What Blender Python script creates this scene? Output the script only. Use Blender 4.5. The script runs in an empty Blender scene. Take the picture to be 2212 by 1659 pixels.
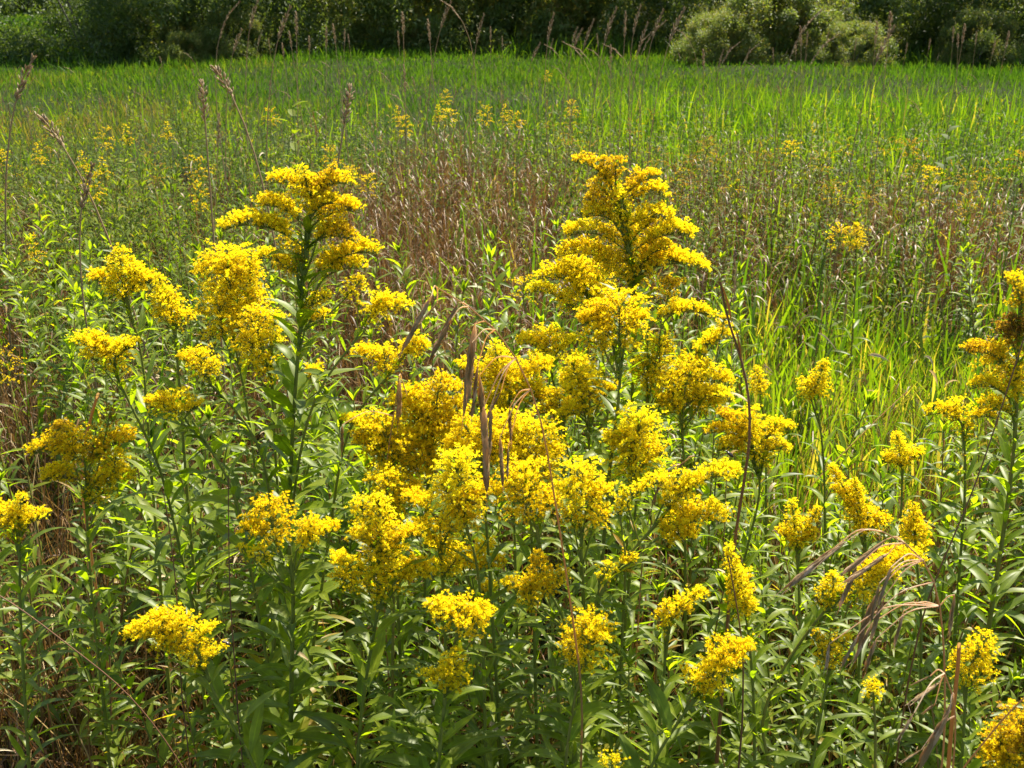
import bpy, math, random
import numpy as np
R = math.radians
rng = np.random.default_rng(11)
random.seed(11)
scene = bpy.context.scene
col = scene.collection

# ------------------------------------------------------------------ camera, sky, sun, exposure
CAM_Z, PITCH, TH = 1.65, R(20.0), 0.466
cd = bpy.data.cameras.new('camera'); cam = bpy.data.objects.new('camera', cd); col.objects.link(cam)
cam.location = (0, 0, CAM_Z); cam.rotation_euler = (R(90) - PITCH, 0, 0)
cd.sensor_width = 36; cd.lens = 36 / (2 * TH); cd.clip_start = 0.05; cd.clip_end = 500
cd.dof.use_dof = True; cd.dof.focus_distance = 2.05; cd.dof.aperture_fstop = 15.0
scene.camera = cam
SUN_AZ, SUN_EL = R(32), R(56)
w = bpy.data.worlds.new('World'); scene.world = w; w.use_nodes = True
nt = w.node_tree; nt.nodes.clear()
sky = nt.nodes.new('ShaderNodeTexSky'); sky.sky_type = 'NISHITA'; sky.sun_disc = False
sky.sun_elevation = SUN_EL; sky.sun_rotation = SUN_AZ; sky.air_density = 1.0; sky.dust_density = 1.0
bg = nt.nodes.new('ShaderNodeBackground'); bg.inputs[1].default_value = 0.09
wo = nt.nodes.new('ShaderNodeOutputWorld')
nt.links.new(sky.outputs[0], bg.inputs[0]); nt.links.new(bg.outputs[0], wo.inputs[0])
sl = bpy.data.lights.new('sun', 'SUN'); sl.energy = 5.0; sl.angle = R(0.5); sl.color = (1.0, 0.93, 0.78)
sun = bpy.data.objects.new('sun', sl); col.objects.link(sun)
sun.rotation_euler = (-(math.pi/2 - SUN_EL), 0, -SUN_AZ)     # light comes from ahead and a little to the right
scene.view_settings.view_transform = 'Standard'; scene.view_settings.look = 'None'
scene.view_settings.gamma = 1; scene.view_settings.exposure = 1.65
scene.cycles.max_bounces = 7; scene.cycles.diffuse_bounces = 4; scene.cycles.transmission_bounces = 4
scene.cycles.glossy_bounces = 2; scene.cycles.transparent_max_bounces = 4
scene.cycles.caustics_reflective = False; scene.cycles.caustics_refractive = False

CP, SP = math.cos(PITCH), math.sin(PITCH)
def at(px, py, Y):                       # a point of the meadow at forward distance Y
    a = (px - 1106) / 1106 * TH; b = (829.5 - py) / 1106 * TH
    d = np.array([a, CP + SP * b, -SP + CP * b]); t = Y / d[1]
    return d * t + np.array([0, 0, CAM_Z])
def toview(P):                           # planting-plan coordinates of a world point
    P = np.asarray(P, float); x = P[..., 0]; y = P[..., 1]; z = P[..., 2] - CAM_Z
    f = y * CP - z * SP; u = y * SP + z * CP
    return 1106 + x / f / TH * 1106, 829.5 - u / f / TH * 1106
def pxm(Y, py=829):                      # metres per plan pixel
    b = (829.5 - py) / 1106 * TH
    return Y / (CP + SP * b) * TH / 1106

# ------------------------------------------------------------------ materials
def ramp(nt, fac, stops):
    r = nt.nodes.new('ShaderNodeValToRGB'); e = r.color_ramp.elements
    e[0].position, e[0].color = stops[0][0], (*stops[0][1], 1)
    e[1].position, e[1].color = stops[-1][0], (*stops[-1][1], 1)
    for p, c in stops[1:-1]:
        k = e.new(p); k.color = (*c, 1)
    nt.links.new(fac, r.inputs[0]); return r.outputs[0]
def plant_mat(name, stops, trans=0.45, tmul=(1.25, 1.35, 0.5), rough=0.5, spec=0.35, vein=0.0, noise=0.0, serr=0.0):
    m = bpy.data.materials.new(name); m.use_nodes = True; nt = m.node_tree; nt.nodes.clear(); L = nt.links
    at_ = nt.nodes.new('ShaderNodeAttribute'); at_.attribute_name = 'var'
    c = ramp(nt, at_.outputs['Fac'], stops)
    if noise:
        tc = nt.nodes.new('ShaderNodeTexCoord'); nz = nt.nodes.new('ShaderNodeTexNoise'); nz.inputs['Scale'].default_value = 55
        nz.inputs['Detail'].default_value = 3
        L.new(tc.outputs['Object'], nz.inputs['Vector'])
        mr = nt.nodes.new('ShaderNodeMapRange'); mr.inputs[1].default_value = .3; mr.inputs[2].default_value = .7
        mr.inputs[3].default_value = 1 - noise; mr.inputs[4].default_value = 1 + noise; L.new(nz.outputs[0], mr.inputs[0])
        v = nt.nodes.new('ShaderNodeVectorMath'); v.operation = 'SCALE'; L.new(c, v.inputs[0]); L.new(mr.outputs[0], v.inputs['Scale']); c = v.outputs[0]
    if vein:
        u = nt.nodes.new('ShaderNodeAttribute'); u.attribute_name = 'u'
        mr = nt.nodes.new('ShaderNodeMapRange'); mr.inputs[1].default_value = 0.0; mr.inputs[2].default_value = 0.16
        mr.inputs[3].default_value = 1 + vein; mr.inputs[4].default_value = 1.0; L.new(u.outputs['Fac'], mr.inputs[0])
        v = nt.nodes.new('ShaderNodeVectorMath'); v.operation = 'SCALE'; L.new(c, v.inputs[0]); L.new(mr.outputs[0], v.inputs['Scale']); c = v.outputs[0]
    p = nt.nodes.new('ShaderNodeBsdfPrincipled'); p.inputs['Roughness'].default_value = rough
    p.inputs['Specular IOR Level'].default_value = spec; L.new(c, p.inputs['Base Color'])
    out = nt.nodes.new('ShaderNodeOutputMaterial')
    if trans:
        tm = nt.nodes.new('ShaderNodeVectorMath'); tm.operation = 'MULTIPLY'; tm.inputs[1].default_value = tmul; L.new(c, tm.inputs[0])
        tr = nt.nodes.new('ShaderNodeBsdfTranslucent'); L.new(tm.outputs[0], tr.inputs['Color'])
        mx = nt.nodes.new('ShaderNodeMixShader'); mx.inputs[0].default_value = trans
        L.new(p.outputs[0], mx.inputs[1]); L.new(tr.outputs[0], mx.inputs[2]); L.new(mx.outputs[0], out.inputs[0])
    else: L.new(p.outputs[0], out.inputs[0])
    return m
M = {}
M['leaf'] = plant_mat('goldenrod_leaf', [(0, (.070, .108, .009)), (.45, (.130, .176, .012)), (.8, (.190, .228, .015)), (.93, (.21, .22, .02)), (1, (.32, .19, .03))], trans=.6, tmul=(2.0, 2.15, .35), vein=.4, rough=.45, spec=.42, noise=.24)
M['forb'] = plant_mat('forb_leaf', [(0, (.042, .074, .008)), (.5, (.090, .128, .012)), (.85, (.155, .180, .016)), (1, (.26, .18, .03))], trans=.5, tmul=(1.8, 1.95, .35), rough=.6, spec=.14, vein=.3)
M['stem'] = plant_mat('green_stem', [(0, (.095, .13, .018)), (.6, (.16, .17, .028)), (1, (.24, .13, .05))], trans=0, rough=.75, spec=.12)
M['flower'] = plant_mat('goldenrod_floret', [(0, (.26, .13, .03)), (.2, (.52, .32, .018)), (.4, (.78, .55, .012)), (.7, (.88, .68, .010)), (1, (.90, .80, .02))], trans=.58, tmul=(1.1, 1.08, .6), rough=.7, spec=.15)
M['calyx'] = plant_mat('goldenrod_bract', [(0, (.42, .30, .02)), (.5, (.78, .60, .02)), (1, (.85, .72, .02))], trans=.5, tmul=(1, 1, .7), rough=.7, spec=.2)
M['grass'] = plant_mat('green_grass_blade', [(0, (.036, .083, .008)), (.35, (.075, .136, .010)), (.7, (.135, .188, .012)), (.9, (.20, .23, .02)), (1, (.32, .24, .07))], trans=.55, tmul=(1.7, 1.8, .35), rough=.5, spec=.28)
M['shortgrass'] = plant_mat('short_meadow_grass', [(0, (.034, .088, .009)), (.4, (.064, .132, .012)), (.75, (.125, .150, .022)), (1, (.20, .15, .05))], trans=.45, tmul=(1.5, 1.5, .4), rough=.8, spec=.08)
M['dry'] = plant_mat('dry_grass_blade', [(0, (.080, .038, .012)), (.3, (.14, .068, .018)), (.6, (.22, .135, .042)), (.85, (.32, .22, .09)), (1, (.52, .42, .26))], trans=.3, tmul=(1.1, .95, .7), rough=.5, spec=.4)
M['husk'] = plant_mat('seed_husk', [(0, (.26, .16, .06)), (.5, (.44, .30, .12)), (1, (.70, .54, .32))], trans=.55, tmul=(1.4, 1.2, .9), rough=.55, spec=.3)
M['huskp'] = plant_mat('purple_seed_husk', [(0, (.26, .17, .075)), (.5, (.42, .30, .14)), (1, (.70, .56, .38))], trans=.52, tmul=(1.3, 1.1, .95), rough=.5, spec=.4)
M['redstalk'] = plant_mat('red_brown_stalk', [(0, (.10, .045, .022)), (1, (.22, .10, .04))], trans=0, rough=.5)
M['shrub'] = plant_mat('willow_leaf', [(0, (.048, .080, .018)), (.5, (.095, .135, .028)), (.9, (.155, .190, .045)), (1, (.20, .17, .05))], trans=.5, tmul=(1.5, 1.5, .5), rough=.5, spec=.3)
M['bark'] = plant_mat('grey_bark', [(0, (.06, .05, .04)), (1, (.12, .10, .08))], trans=0, rough=.9)
M['reed'] = plant_mat('tan_seed_plume', [(0, (.24, .16, .08)), (.5, (.38, .28, .15)), (1, (.62, .50, .33))], trans=.4, tmul=(1.1, 1.05, .9), rough=.6, spec=.2)
M['black'] = plant_mat('insect_shell', [(0, (.012, .008, .008)), (1, (.05, .03, .03))], trans=0, rough=.3, spec=.6)
M['wing'] = plant_mat('insect_wing', [(0, (.25, .22, .15)), (1, (.35, .3, .2))], trans=.6, tmul=(1, 1, 1), rough=.3)
M['amber'] = plant_mat('insect_amber', [(0, (.55, .33, .02)), (1, (.75, .5, .05))], trans=0, rough=.4)

def ground_mat():
    m = bpy.data.materials.new('meadow_soil'); m.use_nodes = True; nt = m.node_tree
    b = nt.nodes['Principled BSDF']; b.inputs['Roughness'].default_value = 1; b.inputs['Specular IOR Level'].default_value = .05
    tc = nt.nodes.new('ShaderNodeTexCoord'); n = nt.nodes.new('ShaderNodeTexNoise'); n.inputs['Scale'].default_value = 14; n.inputs['Detail'].default_value = 10
    nt.links.new(tc.outputs['Object'], n.inputs['Vector'])
    c = ramp(nt, n.outputs[0], [(.3, (.010, .010, .004)), (.5, (.018, .024, .007)), (.7, (.022, .040, .008))])
    nt.links.new(c, b.inputs['Base Color'])
    bp = nt.nodes.new('ShaderNodeBump'); bp.inputs['Distance'].default_value = .03; nt.links.new(n.outputs[0], bp.inputs['Height']); nt.links.new(bp.outputs[0], b.inputs['Normal'])
    return m
M['ground'] = ground_mat()

# ------------------------------------------------------------------ mesh buffers
class Buf:
    def __init__(s): s.v = []; s.f = []; s.var = []; s.u = []; s.n = 0
    def add(s, v, f, mat=0, var=0.5, u=0.5):
        v = np.asarray(v, np.float32).reshape(-1, 3); n = len(v)
        if n == 0: return
        s.v.append(v); s.f.append((np.asarray(f, np.int32) + s.n, mat))
        s.var.append(np.broadcast_to(np.asarray(var, np.float32), (n,)).copy()); s.u.append(np.broadcast_to(np.asarray(u, np.float32), (n,)).copy())
        s.n += n
    def mesh(s, name, mats, origin=(0, 0, 0), smooth=True):
        me = bpy.data.meshes.new(name)
        v = np.concatenate(s.v) - np.asarray(origin, np.float32)
        lv = np.concatenate([f.ravel() for f, _ in s.f]); sz = np.concatenate([np.full(len(f), f.shape[1], np.int32) for f, _ in s.f])
        mi = np.concatenate([np.full(len(f), m, np.int32) for f, m in s.f])
        st = np.concatenate([[0], np.cumsum(sz)[:-1]]).astype(np.int32)
        me.vertices.add(len(v)); me.vertices.foreach_set('co', v.ravel())
        me.loops.add(len(lv)); me.loops.foreach_set('vertex_index', lv)
        me.polygons.add(len(sz)); me.polygons.foreach_set('loop_start', st); me.polygons.foreach_set('loop_total', sz)
        me.polygons.foreach_set('material_index', mi)
        if smooth: me.polygons.foreach_set('use_smooth', np.ones(len(sz), bool))
        a = me.attributes.new('var', 'FLOAT', 'POINT'); a.data.foreach_set('value', np.concatenate(s.var))
        a = me.attributes.new('u', 'FLOAT', 'POINT'); a.data.foreach_set('value', np.concatenate(s.u))
        for m in mats: me.materials.append(m)
        me.update(calc_edges=True); return me
    def obj(s, name, mats, parent=None, loc=None, smooth=True):
        loc = (0, 0, 0) if loc is None else loc
        o = bpy.data.objects.new(name, s.mesh(name, mats, loc, smooth)); col.objects.link(o)
        if parent is not None: o.parent = parent
        else: o.location = loc
        return o
def tag(o, label, cat, group=None, kind=None):
    if label: o['label'] = label
    if cat: o['category'] = cat
    if group: o['group'] = group
    if kind: o['kind'] = kind
    return o
def empty(name, loc, rz=0):
    o = bpy.data.objects.new(name, None); col.objects.link(o); o.location = loc; o.rotation_euler = (0, 0, rz); o.empty_display_size = .05
    return o
def norm(a): return a / np.maximum(np.linalg.norm(a, axis=-1, keepdims=True), 1e-9)
def cross(a, b): return np.cross(a, b)
UP = np.array([0, 0, 1.0])

def ribbons(buf, P0, D, L, W, nseg=4, droop=.3, across=2, fold=.25, prof='leaf', twist=0., side=0., mat=0, var=.5, kink=None):
    """N curved ribbons. P0,D (N,3); L,W,droop,side (N,)"""
    N = len(P0); P0 = np.asarray(P0, float); D = norm(np.asarray(D, float))
    L = np.broadcast_to(L, (N,)); W = np.broadcast_to(W, (N,)); droop = np.broadcast_to(droop, (N,)); side = np.broadcast_to(side, (N,)); var = np.broadcast_to(var, (N,))
    t0 = norm(cross(D, UP) + 1e-4); s = np.linspace(0, 1, nseg + 1)
    c = P0[:, None] + D[:, None] * (L[:, None] * s)[..., None]
    c[..., 2] -= (L * droop)[:, None] * s ** 2
    c += t0[:, None] * ((L * side)[:, None] * s ** 2)[..., None]
    if kink is not None:
        kk = np.clip(s[None] - kink[:, None], 0, 1) * L[:, None]
        c[..., 2] -= 1.3 * kk
    T = norm(np.gradient(c, axis=1)); S = norm(cross(T, np.broadcast_to(UP, T.shape)) + t0[:, None] * .05)
    tw = np.broadcast_to(twist, (N,))[:, None] * np.ones_like(s)[None] if np.ndim(twist) else np.full((N, nseg + 1), float(twist))
    Nn = norm(cross(S, T)); ct, st = np.cos(tw)[..., None], np.sin(tw)[..., None]
    S, Nn = S * ct + Nn * st, Nn * ct - S * st
    if prof == 'leaf': pw = np.sin(np.pi * np.clip(s, 0, 1) ** .8) ** 1.15 + .09 * (1 - s)
    elif prof == 'grass': pw = np.minimum(1, .45 + s * 2.2) * (1 - s ** 2.6)
    elif prof == 'broad': pw = np.sin(np.pi * np.clip(s, .02, .98) ** .6) ** .7
    else: pw = 1 - s * .7
    hw = (W[:, None] / 2) * pw[None]
    if across == 2:
        V = np.stack([c - S * hw[..., None], c + S * hw[..., None]], 2); k = 2; uu = np.ones((N, nseg + 1, 2))
    else:
        V = np.stack([c - S * hw[..., None] + Nn * (hw * fold)[..., None], c, c + S * hw[..., None] + Nn * (hw * fold)[..., None]], 2); k = 3
        uu = np.broadcast_to(np.array([1., 0, 1.]), (N, nseg + 1, 3))
    m = (nseg + 1) * k; base = (np.arange(N) * m)[:, None, None]
    i = (np.arange(nseg) * k)[None, :, None]; j = np.arange(k - 1)[None, None]
    a = base + i + j; F = np.stack([a, a + 1, a + k + 1, a + k], -1).reshape(-1, 4)
    buf.add(V.reshape(-1, 3), F, mat, np.repeat(var, m), uu.reshape(-1))

def tube(buf, pts, r0, r1, sides=6, mat=0, var=.5, wob=0):
    pts = np.asarray(pts, float); n = len(pts); T = norm(np.gradient(pts, axis=0)); ref = np.array([1., 0.3, 0.1])
    A = norm(cross(T, np.broadcast_to(ref, T.shape))); B = cross(T, A); r = np.linspace(r0, r1, n)
    ang = np.linspace(0, 2 * np.pi, sides, endpoint=False)
    V = pts[:, None] + r[:, None, None] * (A[:, None] * np.cos(ang)[None, :, None] + B[:, None] * np.sin(ang)[None, :, None])
    i = (np.arange(n - 1) * sides)[:, None]; j = np.arange(sides)[None]; j2 = (j + 1) % sides
    F = np.stack([i + j, i + j2, i + sides + j2, i + sides + j], -1).reshape(-1, 4)
    buf.add(V.reshape(-1, 3), F, mat, var)
def tubes(buf, P, r0, r1, sides=3, mat=0, var=.5):
    """many polylines (N,n,3)"""
    N, n, _ = P.shape; T = norm(np.gradient(P, axis=1)); ref = np.array([.93, 0.3, 0.2])
    A = norm(cross(T, np.broadcast_to(ref, T.shape))); B = cross(T, A)
    r = np.linspace(0, 1, n)[None] * (np.broadcast_to(r1, (N,)) - np.broadcast_to(r0, (N,)))[:, None] + np.broadcast_to(r0, (N,))[:, None]
    ang = np.linspace(0, 2 * np.pi, sides, endpoint=False)
    V = P[:, :, None] + r[..., None, None] * (A[:, :, None] * np.cos(ang)[None, None, :, None] + B[:, :, None] * np.sin(ang)[None, None, :, None])
    b = (np.arange(N) * n * sides)[:, None, None]; i = (np.arange(n - 1) * sides)[None, :, None]; j = np.arange(sides)[None, None]; j2 = (j + 1) % sides
    F = np.stack([b + i + j, b + i + j2, b + i + sides + j2, b + i + sides + j], -1).reshape(-1, 4)
    buf.add(V.reshape(-1, 3), F, mat, np.repeat(np.broadcast_to(var, (N,)), n * sides))
def smooth_path(pts, n=24):
    pts = np.asarray(pts, float)
    d = np.concatenate([[0], np.cumsum(np.linalg.norm(np.diff(pts, axis=0), axis=1))]); t = np.linspace(0, d[-1], n)
    q = np.stack([np.interp(t, d, pts[:, k]) for k in range(3)], 1)
    for _ in range(2): q[1:-1] = (q[:-2] + q[1:-1] * 2 + q[2:]) / 4
    return q
def frames(D, spin):
    D = norm(D); ref = np.where(np.abs(D[:, 2:3]) > .9, np.array([[1., 0, 0]]), np.array([[0, 0, 1.]]))
    X = norm(cross(ref, D)); Y = cross(D, X); c, s = np.cos(spin)[:, None], np.sin(spin)[:, None]
    return np.stack([X * c + Y * s, Y * c - X * s, D], 2)      # columns
def inst(buf, tv, tf, P, Fm, S, mat=0, var=.5, tvar=None):
    N = len(P); k = len(tv); V = np.einsum('nij,kj->nki', Fm, tv) * np.broadcast_to(S, (N,))[:, None, None] + P[:, None]
    F = (tf[None] + (np.arange(N) * k)[:, None, None]).reshape(-1, tf.shape[1])
    vv = np.repeat(np.broadcast_to(var, (N,)), k)
    if tvar is not None: vv = vv + np.tile(tvar, N)
    buf.add(V.reshape(-1, 3), F, mat, np.clip(vv, 0, 1))

# floret template: narrow cup with spreading rays, unit length about 1
def floret_t(n=6, seed=0):
    r = np.random.default_rng(seed); v = []; f = []
    for i in range(n):
        a = 2 * np.pi * i / n + r.uniform(-.3, .3); sp = r.uniform(.18, .62); L = r.uniform(.65, 1.0)
        o = np.array([math.cos(a), math.sin(a), 0]); t = np.array([-math.sin(a), math.cos(a), 0])
        b = np.array([0, 0, .48]) + o * .09; m_ = b + (o * sp * .55 + UP * .45) * L * .6; tip = b + (o * sp + UP * .55) * L
        k = len(v); v += [b - t * .05, m_ - t * .125, tip, m_ + t * .125]; f.append([k, k + 1, k + 2, k + 3])
    return np.array(v), np.array(f)
def cup_t():
    v = [[0, 0, 0]]; 
    for i in range(4): a = math.pi / 2 * i; v.append([.15 * math.cos(a), .15 * math.sin(a), .45])
    for i in range(4): a = math.pi / 2 * i + .7; v.append([.11 * math.cos(a), .11 * math.sin(a), .70])
    f = [[1 + i, 1 + (i + 1) % 4, 5 + (i + 1) % 4, 5 + i] for i in range(4)]
    f += [[0, 1 + i, 1 + (i + 1) % 4, 1 + (i + 1) % 4] for i in range(0)]
    return np.array(v), np.array(f)
FT = [floret_t(6, 1), floret_t(5, 2), floret_t(5, 3)]; CT = cup_t()

def cluster(base, tip, wid, kind='P', age_shade=.75, dens=1.0, old=0., seed=0, fs=1.0):
    """a flower cluster as one mesh buffer. wid: full width in metres"""
    r = np.random.default_rng(seed + 5); b = Buf(); base = np.asarray(base, float); tip = np.asarray(tip, float)
    ax = tip - base; L = np.linalg.norm(ax) + 1e-6; a = ax / L
    arch = .16 * L if kind == 'L' else 0.0
    def A(s): 
        p = base + ax * s[:, None]; p[:, 2] += arch * 4 * s * (1 - s); return p
    half = wid / 2 * (1.28 if kind == 'L' else 1.38)
    step = {'L': .00115, 'P': .0011, 'D': .00095}[kind] / dens
    n = max(10, int(L / step)); s = np.sort(r.uniform(0.03 if kind != 'L' else .12, 1, n))
    if kind == 'P': Rr = half * (np.clip(1 - s, 0, 1) ** .85 * .95 + .14) * np.minimum(1, .65 + s * 3)
    elif kind == 'D': Rr = half * (np.sqrt(np.clip(1 - ((s - .5) / .56) ** 2, 0.03, 1)))
    else: Rr = half * (.45 + .55 * np.sin(np.pi * np.clip(s * .9 + .08, 0, 1)) ** .6) 
    Rr = Rr * r.uniform(.62, 1.18, n)
    phi = np.arange(n) * 2.39996 + r.uniform(-.4, .4, n)
    Fm = frames(np.broadcast_to(a, (n, 3)).copy(), np.zeros(n)); O = Fm[:, :, 0] * np.cos(phi)[:, None] + Fm[:, :, 1] * np.sin(phi)[:, None]
    if kind == 'L':
        O[:, 2] = np.abs(O[:, 2]) * .9 - .22 + .15 * r.normal(size=n); O += a * .28; D = norm(O + UP * .35)
    elif kind == 'P': D = norm(O + a * r.uniform(.2, .75, n)[:, None] + UP * .12)
    else: D = norm(O * 1.0 + a * ((s - .35) * 1.5)[:, None] + UP * .15)
    P = A(s)
    m = np.maximum(3, (Rr / (.0030 / dens ** .5)).astype(int)); idx = np.repeat(np.arange(n), m)
    k = np.concatenate([np.arange(x) for x in m]); tt = (k + r.uniform(.3, 1, len(k))) / m[idx]
    tt = .22 + .78 * tt if kind != 'L' else .3 + .7 * tt
    arc = Rr[idx]; pos = P[idx] + D[idx] * (arc * tt)[:, None]; pos[:, 2] += arc * (.55 * tt * (1 - tt)) * 1.2 - (arc * .28 * tt ** 2 if kind == 'P' else 0)
    pos += r.normal(0, .0016, pos.shape)
    fd = norm(D[idx] * .85 + UP * .6 + r.normal(0, .32, pos.shape)); fl = r.uniform(.0056, .0086, len(pos)) * fs
    # patchiness of colour in soft clumps along the branches
    ph = np.sin(pos @ r.normal(0, 55, 3) + r.uniform(0, 6)) + np.sin(pos @ r.normal(0, 80, 3))
    var = np.clip(age_shade + r.normal(0, .05) + .07 * ph + r.normal(0, .13, len(pos)) - old * (r.random(len(pos)) < .5) * .45, 0, 1)
    FR = frames(fd, r.uniform(0, 6.28, len(pos))); pick = r.integers(0, 3, len(pos))
    for q in range(3):
        w_ = pick == q
        inst(b, FT[q][0], FT[q][1], pos[w_], FR[w_], fl[w_], 0, var[w_])
    inst(b, CT[0], CT[1], pos, FR, fl, 1, np.clip(var + r.normal(0, .1, len(pos)), 0, 1))
    # branchlets and axis
    s3 = np.linspace(0, 1, 4); BP = P[:, None] + D[:, None] * (Rr[:, None] * s3 * .95)[..., None]; BP[..., 2] += Rr[:, None] * .55 * s3 * (1 - s3) * 1.2
    tubes(b, BP, .0006, .0004, 3, 2, .4); tube(b, A(np.linspace(0, 1, 8)), .0019, .0009, 5, 2, .5)
    # small bract leaves among the branches
    nb = max(3, n // 14); ii = r.integers(0, n, nb)
    ribbons(b, P[ii], D[ii] + a * .4, r.uniform(.5, 1.0, nb) * Rr[ii] * .9 + .006, .004, 3, .15, 2, mat=3, var=r.uniform(.4, .85, nb))
    return b
FM = [M['flower'], M['calyx'], M['stem'], M['leaf']]

def stem_leaves(buf, path, lmin, lmax, n, wr=.165, top_clear=.0, seed=0, droop=(.15, .55), varr=(.2, .85), nseg=6, across=3, elev=(.25, .95), dead=.5, mat=0):
    """path from top to ground; n leaves spiralling round it"""
    r = np.random.default_rng(seed + 77)
    d = np.concatenate([[0], np.cumsum(np.linalg.norm(np.diff(path, axis=0), axis=1))]); tot = d[-1]
    t = np.linspace(top_clear, tot * .985, n) + r.uniform(-.004, .004, n); t = np.clip(t, 0, tot)
    P = np.stack([np.interp(t, d, path[:, k]) for k in range(3)], 1); f = t / tot
    ax = norm(path[0] - path[-1]); phi = np.arange(n) * 2.39996 + r.uniform(-.5, .5, n)
    Fm = frames(np.broadcast_to(ax, (n, 3)).copy(), np.zeros(n)); O = Fm[:, :, 0] * np.cos(phi)[:, None] + Fm[:, :, 1] * np.sin(phi)[:, None]
    el = r.uniform(elev[0] * 1.8, elev[1] * 1.6, n) * (1.2 - .65 * f); D = norm(O + ax * el[:, None])
    sz = np.interp(f, [0, .12, .35, .75, 1], [.42, .75, 1, .92, .5]); L = (lmin + (lmax - lmin) * r.uniform(.3, 1, n)) * sz
    W = L * wr * r.uniform(.8, 1.25, n); var = r.uniform(*varr, n)
    var = np.where(r.random(n) < dead * np.clip(f - .45, 0, 1), r.uniform(.93, 1, n), var)
    ribbons(buf, P, D, L, W, nseg, r.uniform(*droop, n), across, .35, 'leaf', r.normal(0, .25, n), r.normal(0, .14, n), mat, var)

cid = 0
def goldenrod(label, Y, stem, cl, nleaf=60, lmax=.115, age_shade=.75, base=None, wf=1.0, lmin=.05, r0=.0042, clear=.02, old=0., group=None, sidebr=0, wr=.15):
    global cid
    pts = [at(x, y, Y + (s[0] if s else 0)) for (x, y, *s) in stem]
    e = pts[-1]; prev = pts[-2] if len(pts) > 1 else e + np.array([0, 0, .1])
    dx = (e - prev); sl_ = dx[:2] / min(-0.02, dx[2]); sl_ = np.clip(sl_, -.35, .35) * .6
    g = np.array([e[0] - sl_[0] * e[2], e[1] - sl_[1] * e[2], 0.0]) if base is None else np.array([*base, 0.])
    path = smooth_path(pts + [(e * .5 + g * .5), g], 30)
    root = empty('goldenrod', tuple(g)); tag(root, label, 'goldenrod', group)
    sb = Buf(); cid += 1; r = random.Random(cid)
    tube(sb, path, r0 * .45, r0, 8, 0, r.uniform(.25, .7))
    fb = Buf(); stem_leaves(fb, path, lmin * 1.2, lmax * 1.2, int(nleaf * 1.35), wr=wr * .80, top_clear=clear, seed=cid * 3)
    for (x0, y0, x1, y1, wd, *o) in cl:
        kind = o[0] if o else 'P'; ag = o[1] if len(o) > 1 else age_shade; dy = o[2] if len(o) > 2 else r.uniform(-.45, .45); dn = o[3] if len(o) > 3 else 1.
        mm = pxm(Y, (y0 + y1) / 2); ln = math.hypot(x1 - x0, y1 - y0) * mm
        b0 = at(x0, y0, Y); t0 = at(x1, y1, Y + dy * ln * .6)
        j = int(np.argmin(np.linalg.norm(path - (b0 - np.array([0, 0, .03])), axis=1))); j = min(j + 1, len(path) - 1)
        s0 = path[j]
        if np.linalg.norm(s0 - b0) > .012:
            mid = (s0 + b0) / 2 - np.array([0, 0, .1]) * np.linalg.norm(s0[:2] - b0[:2]) + (b0 - s0) * .08
            q = smooth_path([s0, mid, b0], 10); tube(sb, q, r0 * .4, .0013, 6, 0, .4)
            if np.linalg.norm(s0 - b0) > .05: stem_leaves(fb, q[::-1], .02, .055, int(np.linalg.norm(s0 - b0) / .011), seed=cid + int(x0), wr=.17, elev=(.6, 1.4))
        cb = cluster(b0, t0, wd * wf * mm, kind, ag, dn, old, seed=cid * 100 + int(x0 + y0), fs=.92 if wd > 40 else .85)
        cb.obj('flower_cluster', FM, root, g)
    sb.obj('stem', [M['stem']], root, g); fb.obj('foliage', [M['leaf']], root, g)
    return root

# ------------------------------------------------------------------ ground, one sheet with a rise at the far left
def gz(x, y):
    x = np.asarray(x, float); y = np.asarray(y, float)
    h = 1 / (1 + np.exp(-(y - 31) / 2.2)) * 1 / (1 + np.exp((x + 11.3) / .6)) * .55
    h += .07 * np.sin(x * .7 + 1) * np.clip((y - 4) / 6, 0, 1) * np.sin(y * .45)
    return h
xs = np.concatenate([np.linspace(-200, -30, 12), np.linspace(-28, 28, 90), np.linspace(30, 200, 12)]); ys = np.concatenate([np.linspace(-30, 0, 8), np.linspace(1, 60, 90), np.linspace(70, 320, 10)])
X, Yy = np.meshgrid(xs, ys); Z = gz(X, Yy); nx, ny = len(xs), len(ys)
gb = Buf(); ii = np.arange(ny - 1)[:, None] * nx + np.arange(nx - 1)[None]; gb.add(np.stack([X, Yy, Z], -1).reshape(-1, 3), np.stack([ii, ii + 1, ii + nx + 1, ii + nx], -1).reshape(-1, 4))
tag(gb.obj('ground', [M['ground']]), 'dark soil and plant litter under the meadow', None, kind='structure')

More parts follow.
